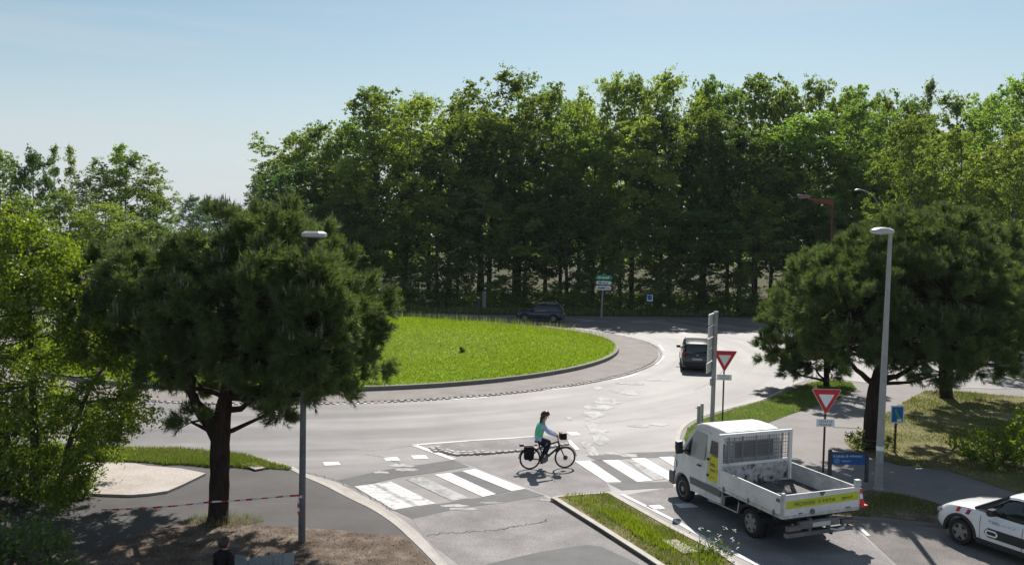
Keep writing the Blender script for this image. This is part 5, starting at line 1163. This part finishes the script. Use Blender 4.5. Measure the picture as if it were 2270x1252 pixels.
J = {'pelvis': (.26,0,.95,.15), 'waist': (.265,0,1.09,.13), 'chest': (.30,0,1.27,(.165,.14)), 'upper': (.35,0,1.42,(.13,.10)), 'neck': (.395,0,1.52,.05), 'jaw': (.44,0,1.60,.072), 'head': (.455,0,1.685,.092), 'crown': (.45,0,1.74,.07),
     'rs': (.36,-.17,1.41,.06), 're': (.52,-.25,1.21,.045), 'rw': (.74,-.25,1.115,.03), 'rh': (HS.x-.07,-.25,1.085,.03), 'ls': (.36,.17,1.41,.06), 'le': (.53,.25,1.22,.045), 'lw': (.74,.25,1.115,.03), 'lh': (HS.x-.07,.25,1.085,.03),
     'rhip': (.29,-.10,.92,.105), 'rk': (.60,-.12,.89,.062), 'ra': (.47,-.125,.50,.042), 'rt': (.57,-.125,.455,.033), 'lhip': (.29,.10,.92,.105), 'lk': (.55,.12,.66,.062), 'la': (.36,.125,.23,.042), 'lt': (.47,.125,.175,.033)}
E = [('pelvis','waist'),('waist','chest'),('chest','upper'),('upper','neck'),('neck','jaw'),('jaw','head'),('head','crown'),('upper','rs'),('rs','re'),('re','rw'),('rw','rh'),('upper','ls'),('ls','le'),('le','lw'),('lw','lh'),
     ('pelvis','rhip'),('rhip','rk'),('rk','ra'),('ra','rt'),('pelvis','lhip'),('lhip','lk'),('lk','la'),('la','lt')]
leg = {('pelvis','rhip'),('rhip','rk'),('rk','ra'),('pelvis','lhip'),('lhip','lk'),('lk','la')}
torso = {('pelvis','waist'),('waist','chest'),('chest','upper'),('upper','rs'),('upper','ls')}
arms = {('rs','re'),('re','rw'),('ls','le'),('le','lw')}
fing = []
for s in (-1, 1):
    hx = HS.x-.07
    for q in range(4): y = s*(.215+.02*q); fing.append(([(hx+.005, y, 1.10), (hx+.055-.006*abs(q-1), y, 1.095), (hx+.05, y, 1.055)], .009))
    fing.append(([(hx-.01, s*.215, 1.085), (hx+.015, s*.19, 1.075), (hx+.04, s*.195, 1.06)], .0095))
cy = figure('cyclist', rw, BA, J, E, 'cyclist in green vest and dark helmet riding over the crossing',
       [('shirt', torso | arms | {('pelvis','rhip'),('pelvis','lhip'),('rhip','rk'),('lhip','lk')}, M['shirt'], .013, lambda c: (c[2] > .90 and c[0] < .36) or c[2] > 1.03), ('vest', torso, M['vest'], .018, lambda c: 1.03 < c[2] < 1.50 and abs(c[1]) < .19), ('trousers', leg, M['navy'], .007, None), ('shoe', {('ra','rt'),('la','lt')}, M['shoe'], .012, None)],
       fing, face_parts((.462,0,1.655), (1,-.1,-.1)), 1.10)
mb = MB(); hc = Vector((.45, 0, 1.70)); prof = [(.118,-.01),(.122,.02),(.116,.055),(.095,.095),(.06,.122),(.015,.132)]
n = 24; vs = []
for (r, h) in prof:
    for i in range(n): a = 2*math.pi*i/n; vs.append((hc.x+r*1.22*math.cos(a)+.01, r*.95*math.sin(a), hc.z+h+.012*math.cos(a)))
fs = [(j*n+i, j*n+(i+1) % n, (j+1)*n+(i+1) % n, (j+1)*n+i) for j in range(len(prof)-1) for i in range(n)] + [tuple((len(prof)-1)*n+i for i in range(n)), tuple(range(n))[::-1]]
hm = empty('bicycle_helmet', rw + Rb @ hc, BA, 'dark vented bicycle helmet on the head of the cyclist', 'helmet')
mb.add([tuple(Vector(v)-hc) for v in vs], fs); sh = mb.build('shell', M['helmet'], hm, True)
mb = MB()
for y in (-.05, 0, .05): mb.tube([Vector((.12*math.cos(a)*1.1+.01, y, .02+.118*math.sin(a)*(1-abs(y)*3))) for a in [rad(d) for d in range(25, 160, 15)]], .006, 5)
mb.build('vent_rib', M['plasticgrey'], sh, True)
mb = MB(); mb.tube([(.375,0,1.70), (.355,0,1.62), (.325,-.02,1.54), (.30,-.03,1.46), (.29,-.03,1.42)], [.04,.06,.042,.03,.01], 10); mb.lathe((.42,0,1.68), (0,0,1), [(.05,-.10),(.085,-.05),(.09,.02),(.06,.05)], 18); mb.build('hair', M['hair'], cy, True)

# person in black, seen from behind, lower left corner
PF = V(500, 1300, 15.9); PY = 15.9; top = V(497, 1193, PY); Hp = top.z-KH; s_ = Hp/1.75
J2 = {'pelvis': (0,0,.95,(.17,.12)), 'waist': (0,0,1.10,(.15,.11)), 'chest': (0,0,1.28,(.19,.13)), 'upper': (0,0,1.42,(.15,.10)), 'neck': (.01,0,1.50,.058), 'jaw': (.03,0,1.57,.078), 'head': (.02,0,1.645,.095), 'crown': (.015,0,1.70,.075),
      'rs': (0,-.19,1.40,.068), 're': (-.02,-.25,1.12,.048), 'rw': (.05,-.26,.88,.033), 'rh': (.08,-.25,.80,.035), 'ls': (0,.19,1.40,.068), 'le': (-.02,.25,1.12,.048), 'lw': (.05,.26,.88,.033), 'lh': (.08,.25,.80,.035),
      'rhip': (0,-.10,.90,.10), 'rk': (.02,-.11,.50,.065), 'ra': (-.01,-.12,.10,.045), 'rt': (.13,-.13,.04,.035), 'lhip': (0,.10,.90,.10), 'lk': (.02,.11,.50,.065), 'la': (-.01,.12,.10,.045), 'lt': (.13,.13,.04,.035)}
J2 = {k_: (v[0]*s_, v[1]*s_, v[2]*s_, tuple(q*s_ for q in v[3]) if isinstance(v[3], tuple) else v[3]*s_) for k_, v in J2.items()}
fing = []
for s in (-1, 1):
    for q in range(4): fing.append(([(.06*s_+.018*q, s*.25*s_, .79*s_), (.07*s_+.018*q, s*.245*s_, .74*s_), (.075*s_+.016*q, s*.225*s_, .71*s_)], .009))
    fing.append(([(.11*s_, s*.24*s_, .80*s_), (.13*s_, s*.22*s_, .77*s_), (.13*s_, s*.20*s_, .74*s_)], .0095))
pz = rad(62)
pp = figure('person', (top.x, PY, KH), pz, J2, E, 'person with short dark hair in a black top standing by the grey panels', [('black_top', torso | arms, M['blackcloth'], .012, None), ('trousers', leg, M['navy'], .010, None), ('shoe', {('ra','rt'),('la','lt')}, M['shoe'], .012, None)], fing, face_parts((.03*s_,0,1.62*s_), (1,0,-.05)))
mb = MB(); hc = Vector((.0, 0, 1.665*s_)); n = 20; vs = []; prof = [(.070,-.09),(.100,-.04),(.106,.02),(.095,.06),(.055,.095),(.01,.105)]
for (r, h) in prof:
    for i in range(n): a = 2*math.pi*i/n; rr = r*(1-.28*max(0, math.cos(a))*(1 if h < .03 else 0)); vs.append((hc.x+rr*math.cos(a)*1.05, rr*math.sin(a)*.92, hc.z+h))
mb.add(vs, [(j*n+i, j*n+(i+1) % n, (j+1)*n+(i+1) % n, (j+1)*n+i) for j in range(len(prof)-1) for i in range(n)] + [tuple((len(prof)-1)*n+i for i in range(n)), tuple(range(n))[::-1]]); mb.build('hair', M['hair'], pp, True)

# ------------------------------------------------------------------ lamps
def lamp(foot, label, build):
    o = empty('street_lamp', foot, 0, label, 'street lamp'); build(o); return o
lf_ = G(669, 1208); lt = V(690, 515, lf_.y)
def b1(o):
    mb = MB(); mb.tube([(0,0,0),(0,0,.5),(.02,0,4),(.06,0,lt.z-.25)], [.085,.083,.066,.05], 14).lathe((0,0,0), (0,0,1), [(.13,0),(.13,.03),(.09,.05)], 14); mb.build('pole', M['lampdark'], o, True)
    c = (lt.x+.07-lf_.x, 0, lt.z-.02); mb = MB(); mb.loft([[(c[0]+sx*w, c[1]+sy*w*.8, c[2]+h) for sx, sy in ((-1,-.6),(-.6,-1),(.6,-1),(1,-.6),(1,.6),(.6,1),(-.6,1),(-1,.6))] for w, h in ((.22,-.10),(.265,-.07),(.265,0),(.19,.045))]); hd_ = mb.build('lamp_head', M['lamphead'], o, bevel=.006)
    mb = MB(); mb.loft([[(c[0]+sx*w, c[1]+sy*w*.8, c[2]+h) for sx, sy in ((-1,-1),(1,-1),(1,1),(-1,1))] for w, h in ((.09,-.26),(.15,-.10))]); mb.build('lantern', M['plastic'], hd_)
lamp(lf_, 'street lamp with flat octagonal head half sunk in the near pine', b1)
rf = G(1947, 1083, KH); rt = V(1974, 515, rf.y)
def b2(o):
    tx = rt.x-rf.x
    mb = MB(); mb.tube([(0,0,0),(0,0,.6),(tx*.5,0,4),(tx,0,rt.z-KH-.02)], [.115,.11,.085,.055], 16).lathe((0,0,0), (0,0,1), [(.16,0),(.16,.03),(.12,.05)], 16); pl = mb.build('pole', M['lampgrey'], o, True)
    z1 = (V(1957, 993, rf.y).z-KH); mb = MB(); mb.lathe((tx*z1/7.6, 0, z1-.06), (0,0,1), [(.112,0),(.112,.13)], 16); mb.build('white_band', M['signwhite'], pl)
    c = Vector((V(1956, 511, rf.y).x-rf.x, 0, rt.z-KH+.03)); mb = MB(); n = 22
    secs = []
    for w, h in ((.1,-.09),(.30,-.075),(.355,-.02),(.33,.04),(.22,.09),(.05,.11)): secs.append([(c.x+w*math.cos(2*math.pi*i/n), w*.55*math.sin(2*math.pi*i/n), c.z+h) for i in range(n)])
    mb.loft(secs); hd_ = mb.build('lamp_head', M['lamphead'], o, True)
    mb = MB(); mb.lathe((c.x-.06, 0, c.z-.10), (0,0,1), [(.13,0),(.14,.03)], 16); mb.build('lens', M['glassdiff'], hd_)
    mb = MB(); mb.box(-.05, .05, -.118, -.108, .8, 1.1); mb.build('hatch', M['galv'], pl)
lamp(rf, 'tall pale grey street lamp with oval head before the right pine', b2)
YRd = 60; rb0 = V(1846, 445, YRd); hb0 = V(1770, 434, YRd)
def b3(o):
    h = rb0.z; mb = MB(); mb.tube([(0,0,0),(0,0,h*.5),(0,0,h)], [.11,.085,.07], 10); mb.build('pole', mat('dark maroon pole', (.085,.013,.017), .5), o, True)
    mb = MB(); dx = hb0.x-rb0.x; dz = hb0.z-rb0.z
    mb.loft([[(dx*t, y, h-.1+dz*t*1.0+v) for y, v in ((-.07,-w),(.07,-w),(.07,w*.5),(-.07,w*.5))] for t, w in ((0,.26),(.5,.12),(.7,.07),(.72,.06))]); mb.build('arm', M['redlamp'], o)
    mb = MB(); mb.loft([[(dx*t, y*w, h+dz*t+v) for y, v in ((-.16,-.09),(.16,-.09),(.12,.10),(-.12,.10))] for t, w in ((.66,.8),(.76,1),(.95,1),(1.03,.5))]); hd_ = mb.build('lamp_head', mat('dark red head', (.22,.10,.10), .4), o, bevel=.02)
    mb = MB(); mb.box(dx*.98, dx*.78, -.11, .11, h+dz*.9-.13, h+dz*.9-.095); mb.build('lens', M['glassdiff'], hd_)
lamp((rb0.x, YRd, 0), 'red street lamp with slanting arm rising behind the right pine', b3)
Yc = 72; cpts = [V(*p, Yc) for p in ((1953,486),(1951,468),(1944,447),(1932,432),(1918,424),(1906,421))]; c0 = cpts[0]
def b4(o):
    O = Vector((c0.x, Yc, 0)); mb = MB(); mb.tube([(0,0,0),(0,0,c0.z*.6)] + [tuple(p-O) for p in smooth_line(cpts, 4)], [.12,.09] + [.06]*21, 8); mb.build('pole', M['lampgrey'], o, True)
    e = cpts[-1]-O; mb = MB(); secs = []
    for dx, w in ((.1,.05),(-.05,.13),(-.3,.15),(-.45,.06)): secs.append([(e.x+dx, w*math.cos(2*math.pi*i/12), e.z+.02+dx*.15+w*.6*math.sin(2*math.pi*i/12)) for i in range(12)])
    mb.loft(secs); mb.build('lamp_head', M['lamphead'], o, True)
lamp((c0.x, Yc, 0), 'grey street lamp with curved swan neck arm before the wood', b4)

# ------------------------------------------------------------------ signs
def tri_poly(w, h, r=.05):
    c = [Vector((-w/2, h/2)), Vector((w/2, h/2)), Vector((0, -h/2))]; out = []
    for i in range(3):
        p, a, b = c[i], c[i-1], c[(i+1) % 3]; u = (a-p).normalized()*r*1.6; v = (b-p).normalized()*r*1.6
        for t in (0, .33, .67, 1): out.append(tuple((p+u)*(1-t)**2 + p*2*t*(1-t) + (p+v)*t*t))
    return out
def yield_sign(foot, W, ztop, plate_w, plate_h, z_plate, label, ang=-math.pi/2):
    o = empty('give_way_sign', foot, 0, label, 'road sign'); h = W*.88
    mb = MB(); mb.tube([(0,.055,0), (0,.055,ztop-.05)], .032, 10); mb.build('post', M['corten'], o, True)
    Fm = facing(Vector((0, 0, ztop-h/2)), ang); fn = lambda u, v, t: Fm @ Vector((u, v, t))
    mb = MB(); mb.prism(tri_poly(W, h, .05), fn, -.012, .0); pl = mb.build('sign_plate', M['signwhite'], o)
    mb = MB(); A = tri_poly(W*.965, h*.965, .045); c = .035*h
    B = [(x*.52, (y-h*.0)*.52+h*.035) for x, y in tri_poly(W, h, .03)]; n = len(A); mb.add([fn(x, y+.004, .003) for x, y in A] + [fn(x, y, .003) for x, y in B], [(i, (i+1) % n, n+(i+1) % n, n+i) for i in range(n)]); mb.build('red_border', M['signred'], pl)
    mb = MB(); F2 = facing(Vector((0, 0, z_plate)), ang); fn2 = lambda u, v, t: F2 @ Vector((u, v, t)); a, b = plate_w/2, plate_h/2
    mb.prism([(-a,-b),(a,-b),(a,b),(-a,b)], fn2, -.01, .0); sp2 = mb.build('sub_plate', M['signwhite'], o, bevel=.004)
    text('CÉDEZ LE', plate_h*.40, M['ink'], sp2, F2 @ Matrix.Translation((0, plate_h*.2, .001))); text('PASSAGE', plate_h*.40, M['ink'], sp2, F2 @ Matrix.Translation((0, -plate_h*.22, .001)))
    for zz in (ztop-.12, z_plate): mb = MB(); mb.box(-.06, .06, .012, .09, zz-.02, zz+.02); mb.build('clamp', M['galv'], o)
    return o
f1 = G(1825, 1066, KH); t1 = V(1834, 862, f1.y)
yield_sign(f1, 67/FPX*f1.y, t1.z-KH, 40/FPX*f1.y, 17/FPX*f1.y, V(1831, 937, f1.y).z-KH, 'nearer give way triangle with white plate beside the truck bed', -math.pi/2-.06)
f2 = G(1602, 941, KH); t2 = V(1608, 777, f2.y)
yield_sign(f2, 55/FPX*f2.y, t2.z-KH, 33/FPX*f2.y, 13/FPX*f2.y, V(1606, 836, f2.y).z-KH, 'farther give way triangle on the verge beside the stack of sign backs', -math.pi/2-.10)
# stack of direction signs seen from behind
f3 = G(1578, 946, KH); o = empty('direction_sign', f3, 0, 'stack of five grey direction sign backs on one thick post', 'road sign')
mb = MB(); mb.tube([(0,0,0), (0.03,0,V(1582,690,f3.y).z-KH)], .085, 14); mb.build('post', M['galv'], o, True)
pd = Vector((.405, .914, 0)).normalized()
for (yt, yb, xo, Ln) in ((697,721,1573,1.25),(725,749,1572,1.2),(752,774,1571,1.15),(776,803,1570,1.15),(806,828,1568,1.2)):
    z1 = V(xo, yt, f3.y-.62).z-KH; z0 = V(xo, yb, f3.y-.62).z-KH; st = V(xo, (yt+yb)/2, f3.y-.62); st = Vector((st.x-f3.x-.02, -.62, 0)); nr = Vector((pd.y, -pd.x, 0))
    fn = lambda u, v, t: st + pd*u + Vector((0, 0, v)) + nr*t; hh = (z1-z0)
    mb = MB(); mb.prism([(0,z0),(Ln*.92,z0),(Ln,z0+hh*.5),(Ln*.92,z1),(0,z1)], fn, -.03, .03); mb.build('sign_panel', M['signback'], o, bevel=.012)
mb = MB(); zb = V(1571, 840, f3.y).z-KH
mb.box(-.14, -.06, -.14, -.02, zb-.23, zb+.03)
mb.build('clamp', M['galv'], o, bevel=.01)
f4 = G(1549, 948, KH); o = empty('steel_stubs', f4, 0, 'pair of short grey steel posts on the kerb behind the truck cab', 'posts')
for dx, h, hy in ((-.02, .86, 0), (.13, .92, .12)):
    mb = MB(); mb.tube([(dx,hy,0), (dx,hy,h)], .062, 12); p_ = mb.build('post', M['galv'], o, True)
mb = MB(); mb.box(-.14, -.02, -.03, .03, .76, .80); mb.build('bracket', M['galv'], o)
# blue map sign
f5 = G(1983, 1003, KH); Y5 = f5.y; o = empty('blue_map_sign', f5, 0, 'small blue square sign with green map beside the right lamp', 'road sign')
z1 = V(1984, 898, Y5).z-KH; z0 = V(1984, 937, Y5).z-KH; Fm = facing(Vector((.02, -.05, (z0+z1)/2)), -math.pi/2+.12); fn = lambda u, v, t: Fm @ Vector((u, v, t)); a, b = 15.5/FPX*Y5, (z1-z0)/2
mb = MB(); mb.tube([(0,0,0), (0,0,z1-.05)], .04, 10); mb.build('post', M['corten'], o, True)
mb = MB(); mb.prism([(-a,-b),(a,-b),(a,b),(-a,b)], fn, -.015, 0); sp3 = mb.build('sign_plate', M['signwhite'], o, bevel=.006)
mb = MB(); mb.prism([(-a*.86,-b*.86),(a*.86,-b*.86),(a*.86,b*.86),(-a*.86,b*.86)], fn, .001, .003); mb.build('blue_field', M['signblue'], sp3)
mb = MB(); mb.prism([(a*x, b*y) for x, y in ((-.4,.65),(-.2,.7),(-.1,.3),(.15,.0),(.3,-.25),(.6,-.35),(.7,-.7),(.1,-.75),(.05,-.4),(-.15,-.1),(-.35,.25))], fn, .004, .005); mb.build('map_outline', M['mapgreen'], sp3)
mb = MB(); mb.prism([(a*x, b*y) for x, y in ((-.1,-.55),(.65,-.5),(.7,-.8),(0,-.8))], fn, .006, .007); mb.build('white_patch', M['signwhite'], sp3)
# low blue banner
f6 = G(1838, 1066, KH); Y6 = f6.y; xr = V(1920, 1066, Y6).x-f6.x; o = empty('blue_banner_board', f6, 0, 'low blue banner board between two dark posts beside the truck', 'sign board')
zt = V(1838, 996, Y6).z-KH
for x, z in ((0, zt), (xr, V(1918, 1003, Y6).z-KH)): mb = MB(); mb.tube([(x,0,0), (x,0,z-.03), (x,0,z)], [.062,.062,.045], 12); mb.build('post', M['slate'], o, True)
za, zb = V(1880, 1004, Y6).z-KH, V(1880, 1029, Y6).z-KH
mb = MB(); mb.box(.062, xr-.062, -.02, .02, zb, za-.01); bn = mb.build('banner', M['panelblue'], o)
mb = MB(); mb.box(.06, xr-.06, -.03, .03, za-.01, za+.03); mb.build('rail', M['slate'], o)
lm = MB(); hb_ = za-zb; rng = random.Random(2)
def scribble(mb, x0, x1, z, h, fn, rng):
    x = x0
    while x < x1:
        w = h*rng.uniform(.25, .6); v = rng.random(); mb.prism([(x, z-h*.5), (x+w, z-h*.5), (x+w, z-h*.5+h*(1 if v > .4 else .65)), (x, z-h*.5+h*(1 if v > .4 else .65))], fn, 0, .002); x += w + h*.14 + (h*.4 if rng.random() < .15 else 0)
fn = lambda u, v, t: Vector((u, -.021-t, v))
scribble(lm, .09, xr*.45, zb+hb_*.74, .075, fn, rng); scribble(lm, xr*.47, xr*.86, zb+hb_*.76, .05, fn, rng); scribble(lm, xr*.32, xr*.55, zb+hb_*.32, .05, fn, rng)
lm.build('lettering', mat('faded white print', (.45,.52,.66), .6), bn)
mb = MB(); mb.lathe((xr*.18, -.021, zb+hb_*.32), (0,-1,0), [(.09,0),(.09,.002)], 18); mb.build('logo', mat('pale teal print', (.10,.30,.45), .6), bn)
# far signs
f7 = G(1333, 703, .1); Y7 = f7.y; o = empty('far_direction_sign', f7, 0, 'green and white arrow signs on a post at the far roadside', 'road sign')
mb = MB(); mb.tube([(0,0,0), (V(1338,606,Y7).x-f7.x,0,V(1338,606,Y7).z-.1)], .07, 8); mb.build('post', M['lampgrey'], o, True)
for (x0, x1, yt, yb, m, lm_) in ((1322,1358,609.5,620,'signgreen','signwhite'),(1322,1356,622.5,630.5,'signwhite','ink'),(1321,1355,633,643,'signwhite','ink')):
    A_, B_ = V(x0, yt, Y7), V(x1, yb, Y7); za, zb = A_.z-.1, B_.z-.1; xa, xb = A_.x-f7.x, B_.x-f7.x; fn = lambda u, v, t: Vector((u, -.08-t, v)); q = (xb-xa)*.1
    mb = MB(); mb.prism([(xa,zb),(xb-q,zb),(xb,(za+zb)/2),(xb-q,za),(xa,za)], fn, 0, .04); sp4 = mb.build('sign_panel', M[m], o)
    lm = MB(); fn2 = lambda u, v, t: Vector((u, -.121-t, v)); scribble(lm, xa+.15, xb-.35, (za+zb)/2, (za-zb)*.5, fn2, rng); lm.build('lettering', M[lm_], sp4)
f8 = G(1440, 700, .1); Y8 = f8.y; o = empty('blue_square_sign', f8, 0, 'small blue square sign far off at the foot of the wood', 'road sign')
A_, B_ = V(1434, 653, Y8), V(1446.5, 667.5, Y8); fn = lambda u, v, t: Vector((u, -.05-t, v)); xa, xb, za, zb = A_.x-f8.x, B_.x-f8.x, A_.z-.1, B_.z-.1
mb = MB(); mb.tube([(0,0,0),(0,0,za)], .03, 6); mb.build('post', M['slate'], o)
mb = MB(); mb.prism([(xa,zb),(xb,zb),(xb,za),(xa,za)], fn, 0, .02); sp5 = mb.build('sign_plate', M['signwhite'], o)
mb = MB(); d = .05; mb.prism([(xa+d,zb+d*2.2),(xb-d*1.6,zb+d*2.2),(xb-d*1.6,za-d),(xa+d,za-d)], fn, .021, .024); mb.build('blue_field', M['signblue'], sp5)
f9 = G(842, 696, .1); Y9 = f9.y; o = empty('white_far_signs', f9, 0, 'pair of small white signs on one post left beyond the mound', 'road sign')
mb = MB(); mb.tube([(0,0,0),(0,0,V(842,616,Y9).z-.1)], .035, 6); mb.build('post', M['slate'], o)
c_ = V(842, 623, Y9).z-.1; Fm = facing(Vector((0, -.05, c_)), -math.pi/2+.3); mb = MB(); mb.prism(tri_poly(.62, .55, .05), lambda u, v, t: Fm @ Vector((u, v, t)), -.01, .01); mb.build('triangle_plate', M['signwhite'], o)
mb = MB(); mb.lathe((0, -.05, V(842, 638, Y9).z-.1), (0,-1,0), [(.2,0),(.2,.02)], 16); mb.build('round_plate', M['signwhite'], o)
f10 = G(1073, 699, .1); Y10 = f10.y; o = empty('marker_board', f10, 0, 'narrow grey marker board at the far roadside left of the blue car', 'sign board')
za, zb = V(1073, 645, Y10).z-.1, V(1073, 681, Y10).z-.1; mb = MB(); mb.box(-.17, .17, -.02, .02, zb, za); mb.build('board', mat('dull grey board', (.16,.165,.17), .6), o); mb = MB(); mb.box(-.03, .03, .021, .06, 0, za-.1); mb.build('post', M['slate'], o)
f11 = G(1060, 702, .1); o = empty('dark_bollard', f11, 0, 'dark bollard with white cap beside the grey marker board', 'bollard'); hz = V(1060, 659, f11.y).z-.1
mb = MB(); mb.tube([(0,0,0),(0,0,hz-.08)], .07, 8); mb.build('post', M['slate'], o); mb = MB(); mb.tube([(0,0,hz-.08),(0,0,hz+.02)], .085, 8); mb.build('cap', M['signwhite'], o)

# ------------------------------------------------------------------ small things near the lower left
# barrier tape from the lamp past the pine to the broadleaf tree
a0 = V(665, 1097, 19.77); pts = [a0, V(580, 1104, 20.2), V(505, 1110, 20.72), V(470, 1112, 20.78), V(380, 1121, 20.9), V(300, 1127, 21.2), V(225, 1129, 21.7)]
ln = smooth_line(pts, 12); mb = MB(); acc = 0
for i in range(len(ln)-1):
    L_ = (ln[i+1]-ln[i]).length; mi = int(acc/.22) % 2; acc += L_; tw = .019*(1+.25*math.sin(acc*5)); yy = .012*math.sin(acc*3)
    mb.add([ln[i]+Vector((0,yy,-tw)), ln[i+1]+Vector((0,yy,-tw)), ln[i+1]+Vector((0,yy,tw)), ln[i]+Vector((0,yy,tw))], [(0,1,2,3)], mi)
tl = MB()
for k_ in range(4): p = a0 + Vector((-.03, -.02, -.10-.09*k_)); tl.add([p+Vector((-.025,0,0)), p+Vector((.02,0,0)), p+Vector((.015+.01*k_,-.01,-.09)), p+Vector((-.03+.01*k_,-.01,-.09))], [(0,1,2,3)], (k_+1) % 2)
tp = mb.build('barrier_tape', [M['tapered'], M['tapewhite']], None, False, 0, False); tag(tp, 'red and white barrier tape strung from the left lamp past the pine trunk', 'tape'); tl.build('tape_tail', [M['tapered'], M['tapewhite']], tp, False, 0, False)
mb = MB(); mb.lathe(V(669, 1098, lf_.y)-Vector((0,0,.03)), (0,0,1), [(.083,0),(.083,.06)], 14); tag(mb.build('barrier_tape', [M['tapewhite']]), 'white wrap of barrier tape knotted round the left lamp pole', 'tape')
# grey panel barrier beside the person
Yg = 16.6; gx0, gx1 = V(552, 1240, Yg), V(652, 1226, Yg); bz = KH
o = empty('grey_panel_barrier', (gx0.x, Yg, bz), math.atan2(.5, gx1.x-gx0.x)*.0, 'grey blue panel barrier at the bottom edge beside the person', 'barrier')
wd_ = gx1.x-gx0.x
for k_ in range(4):
    x0, x1 = wd_*k_/4+.006, wd_*(k_+1)/4-.006; t0 = V(552+25*k_, 1236-3.2*k_, Yg).z-bz; t1 = V(552+25*(k_+1), 1236-3.2*(k_+1), Yg).z-bz
    mb = MB(); mb.prism([(x0,.15),(x1,.15),(x1,t1),(x0,t0)], lambda u, v, t: Vector((u, t, v)), -.02, .02); mb.build('panel', M['greypanel'], o, bevel=.006)
mb = MB(); mb.box(wd_*.49, wd_*.51, -.05, -.022, .2, 1.0).box(wd_*.60, wd_*.62, -.05, -.022, .2, 1.0).box(wd_*.47, wd_*.64, -.05, -.022, .93, .96); mb.build('bracket', M['galv'], o)
for x in (.04, wd_-.04): mb = MB(); mb.box(x-.03, x+.03, .021, .08, 0, .9); mb.build('leg', M['slate'], o)
q = V(531, 1229, Yg); mb = MB(); mb.prism([(-.24,0),(.0,0),(.0,q.z-bz-.14),(-.06,q.z-bz-.03),(-.16,q.z-bz),(-.24,q.z-bz)], lambda u, v, t: Vector((u-.03, t, v)), -.02, .02); mb.build('end_panel', M['greypanel'], o, bevel=.01)
# slab in the median, stone at the lamp foot
c_ = GP([(1466,1198),(1500,1197),(1548,1224),(1515,1228)], .1); mb = MB(); mb.add([(p.x, p.y, .08) for p in c_] + [(p.x, p.y, .13) for p in c_], [(0,1,5,4),(1,2,6,5),(2,3,7,6),(3,0,4,7),(4,5,6,7)]); tag(mb.build('stone_slab', M['concrete'], bevel=.01), 'pale stone slab lying in the grass of the median', 'slab')
c_ = GP([(534,1030),(560,1028),(588,1038),(566,1042)], .12); mb = MB(); mb.add([(p.x, p.y, .12) for p in c_] + [(p.x, p.y, .155) for p in c_], [(0,1,5,4),(1,2,6,5),(2,3,7,6),(3,0,4,7),(4,5,6,7)]); tag(mb.build('stone_slab', M['concrete'], bevel=.01), 'pale flat slab in the grass verge left of the road', 'slab')
# fallen leaf clumps
R = np.random.default_rng(70); P = np.column_stack([R.uniform(-9, -1.2, 5000), R.uniform(15, 20.9, 5000), np.full(5000, KH+.012)])
poly_ = [(p.x, p.y) for p in GP([(330,1178),(520,1158),(690,1174),(880,1190),(903,1196)], KH)] + [(-1.6,18.6),(-1.5,15),(-9,15)]
P = P[in_poly(P, poly_)]; V3, F = leaf_quads(R, P, .022, 2.0); tag(link('fallen_leaves', tri_mesh('fallen_leaves', V3, F), noise_mat('fallen leaves', [(.3,(.16,.09,.05)),(.5,(.30,.20,.12)),(.7,(.42,.32,.22))], 5, 3, .9, .1)), 'fallen leaves and needles scattered on the bare soil', 'leaves', None, 'stuff')

# ------------------------------------------------------------------ air between here and the far wood
hz = MB(); hz.box(-230, 230, -8, 420, -1.2, 34)
hm_ = bpy.data.materials.new('thin blue air'); hm_.use_nodes = True; t_ = hm_.node_tree; t_.nodes.remove(t_.nodes['Principled BSDF'])
pv = t_.nodes.new('ShaderNodeVolumePrincipled'); pv.inputs['Color'].default_value = (.80, .90, 1.0, 1); pv.inputs['Density'].default_value = .00012; pv.inputs['Anisotropy'].default_value = 0
t_.links.new(pv.outputs[0], t_.nodes['Material Output'].inputs['Volume'])
tag(hz.build('haze', hm_), 'thin bluish summer haze filling the air', 'haze', None, 'stuff')
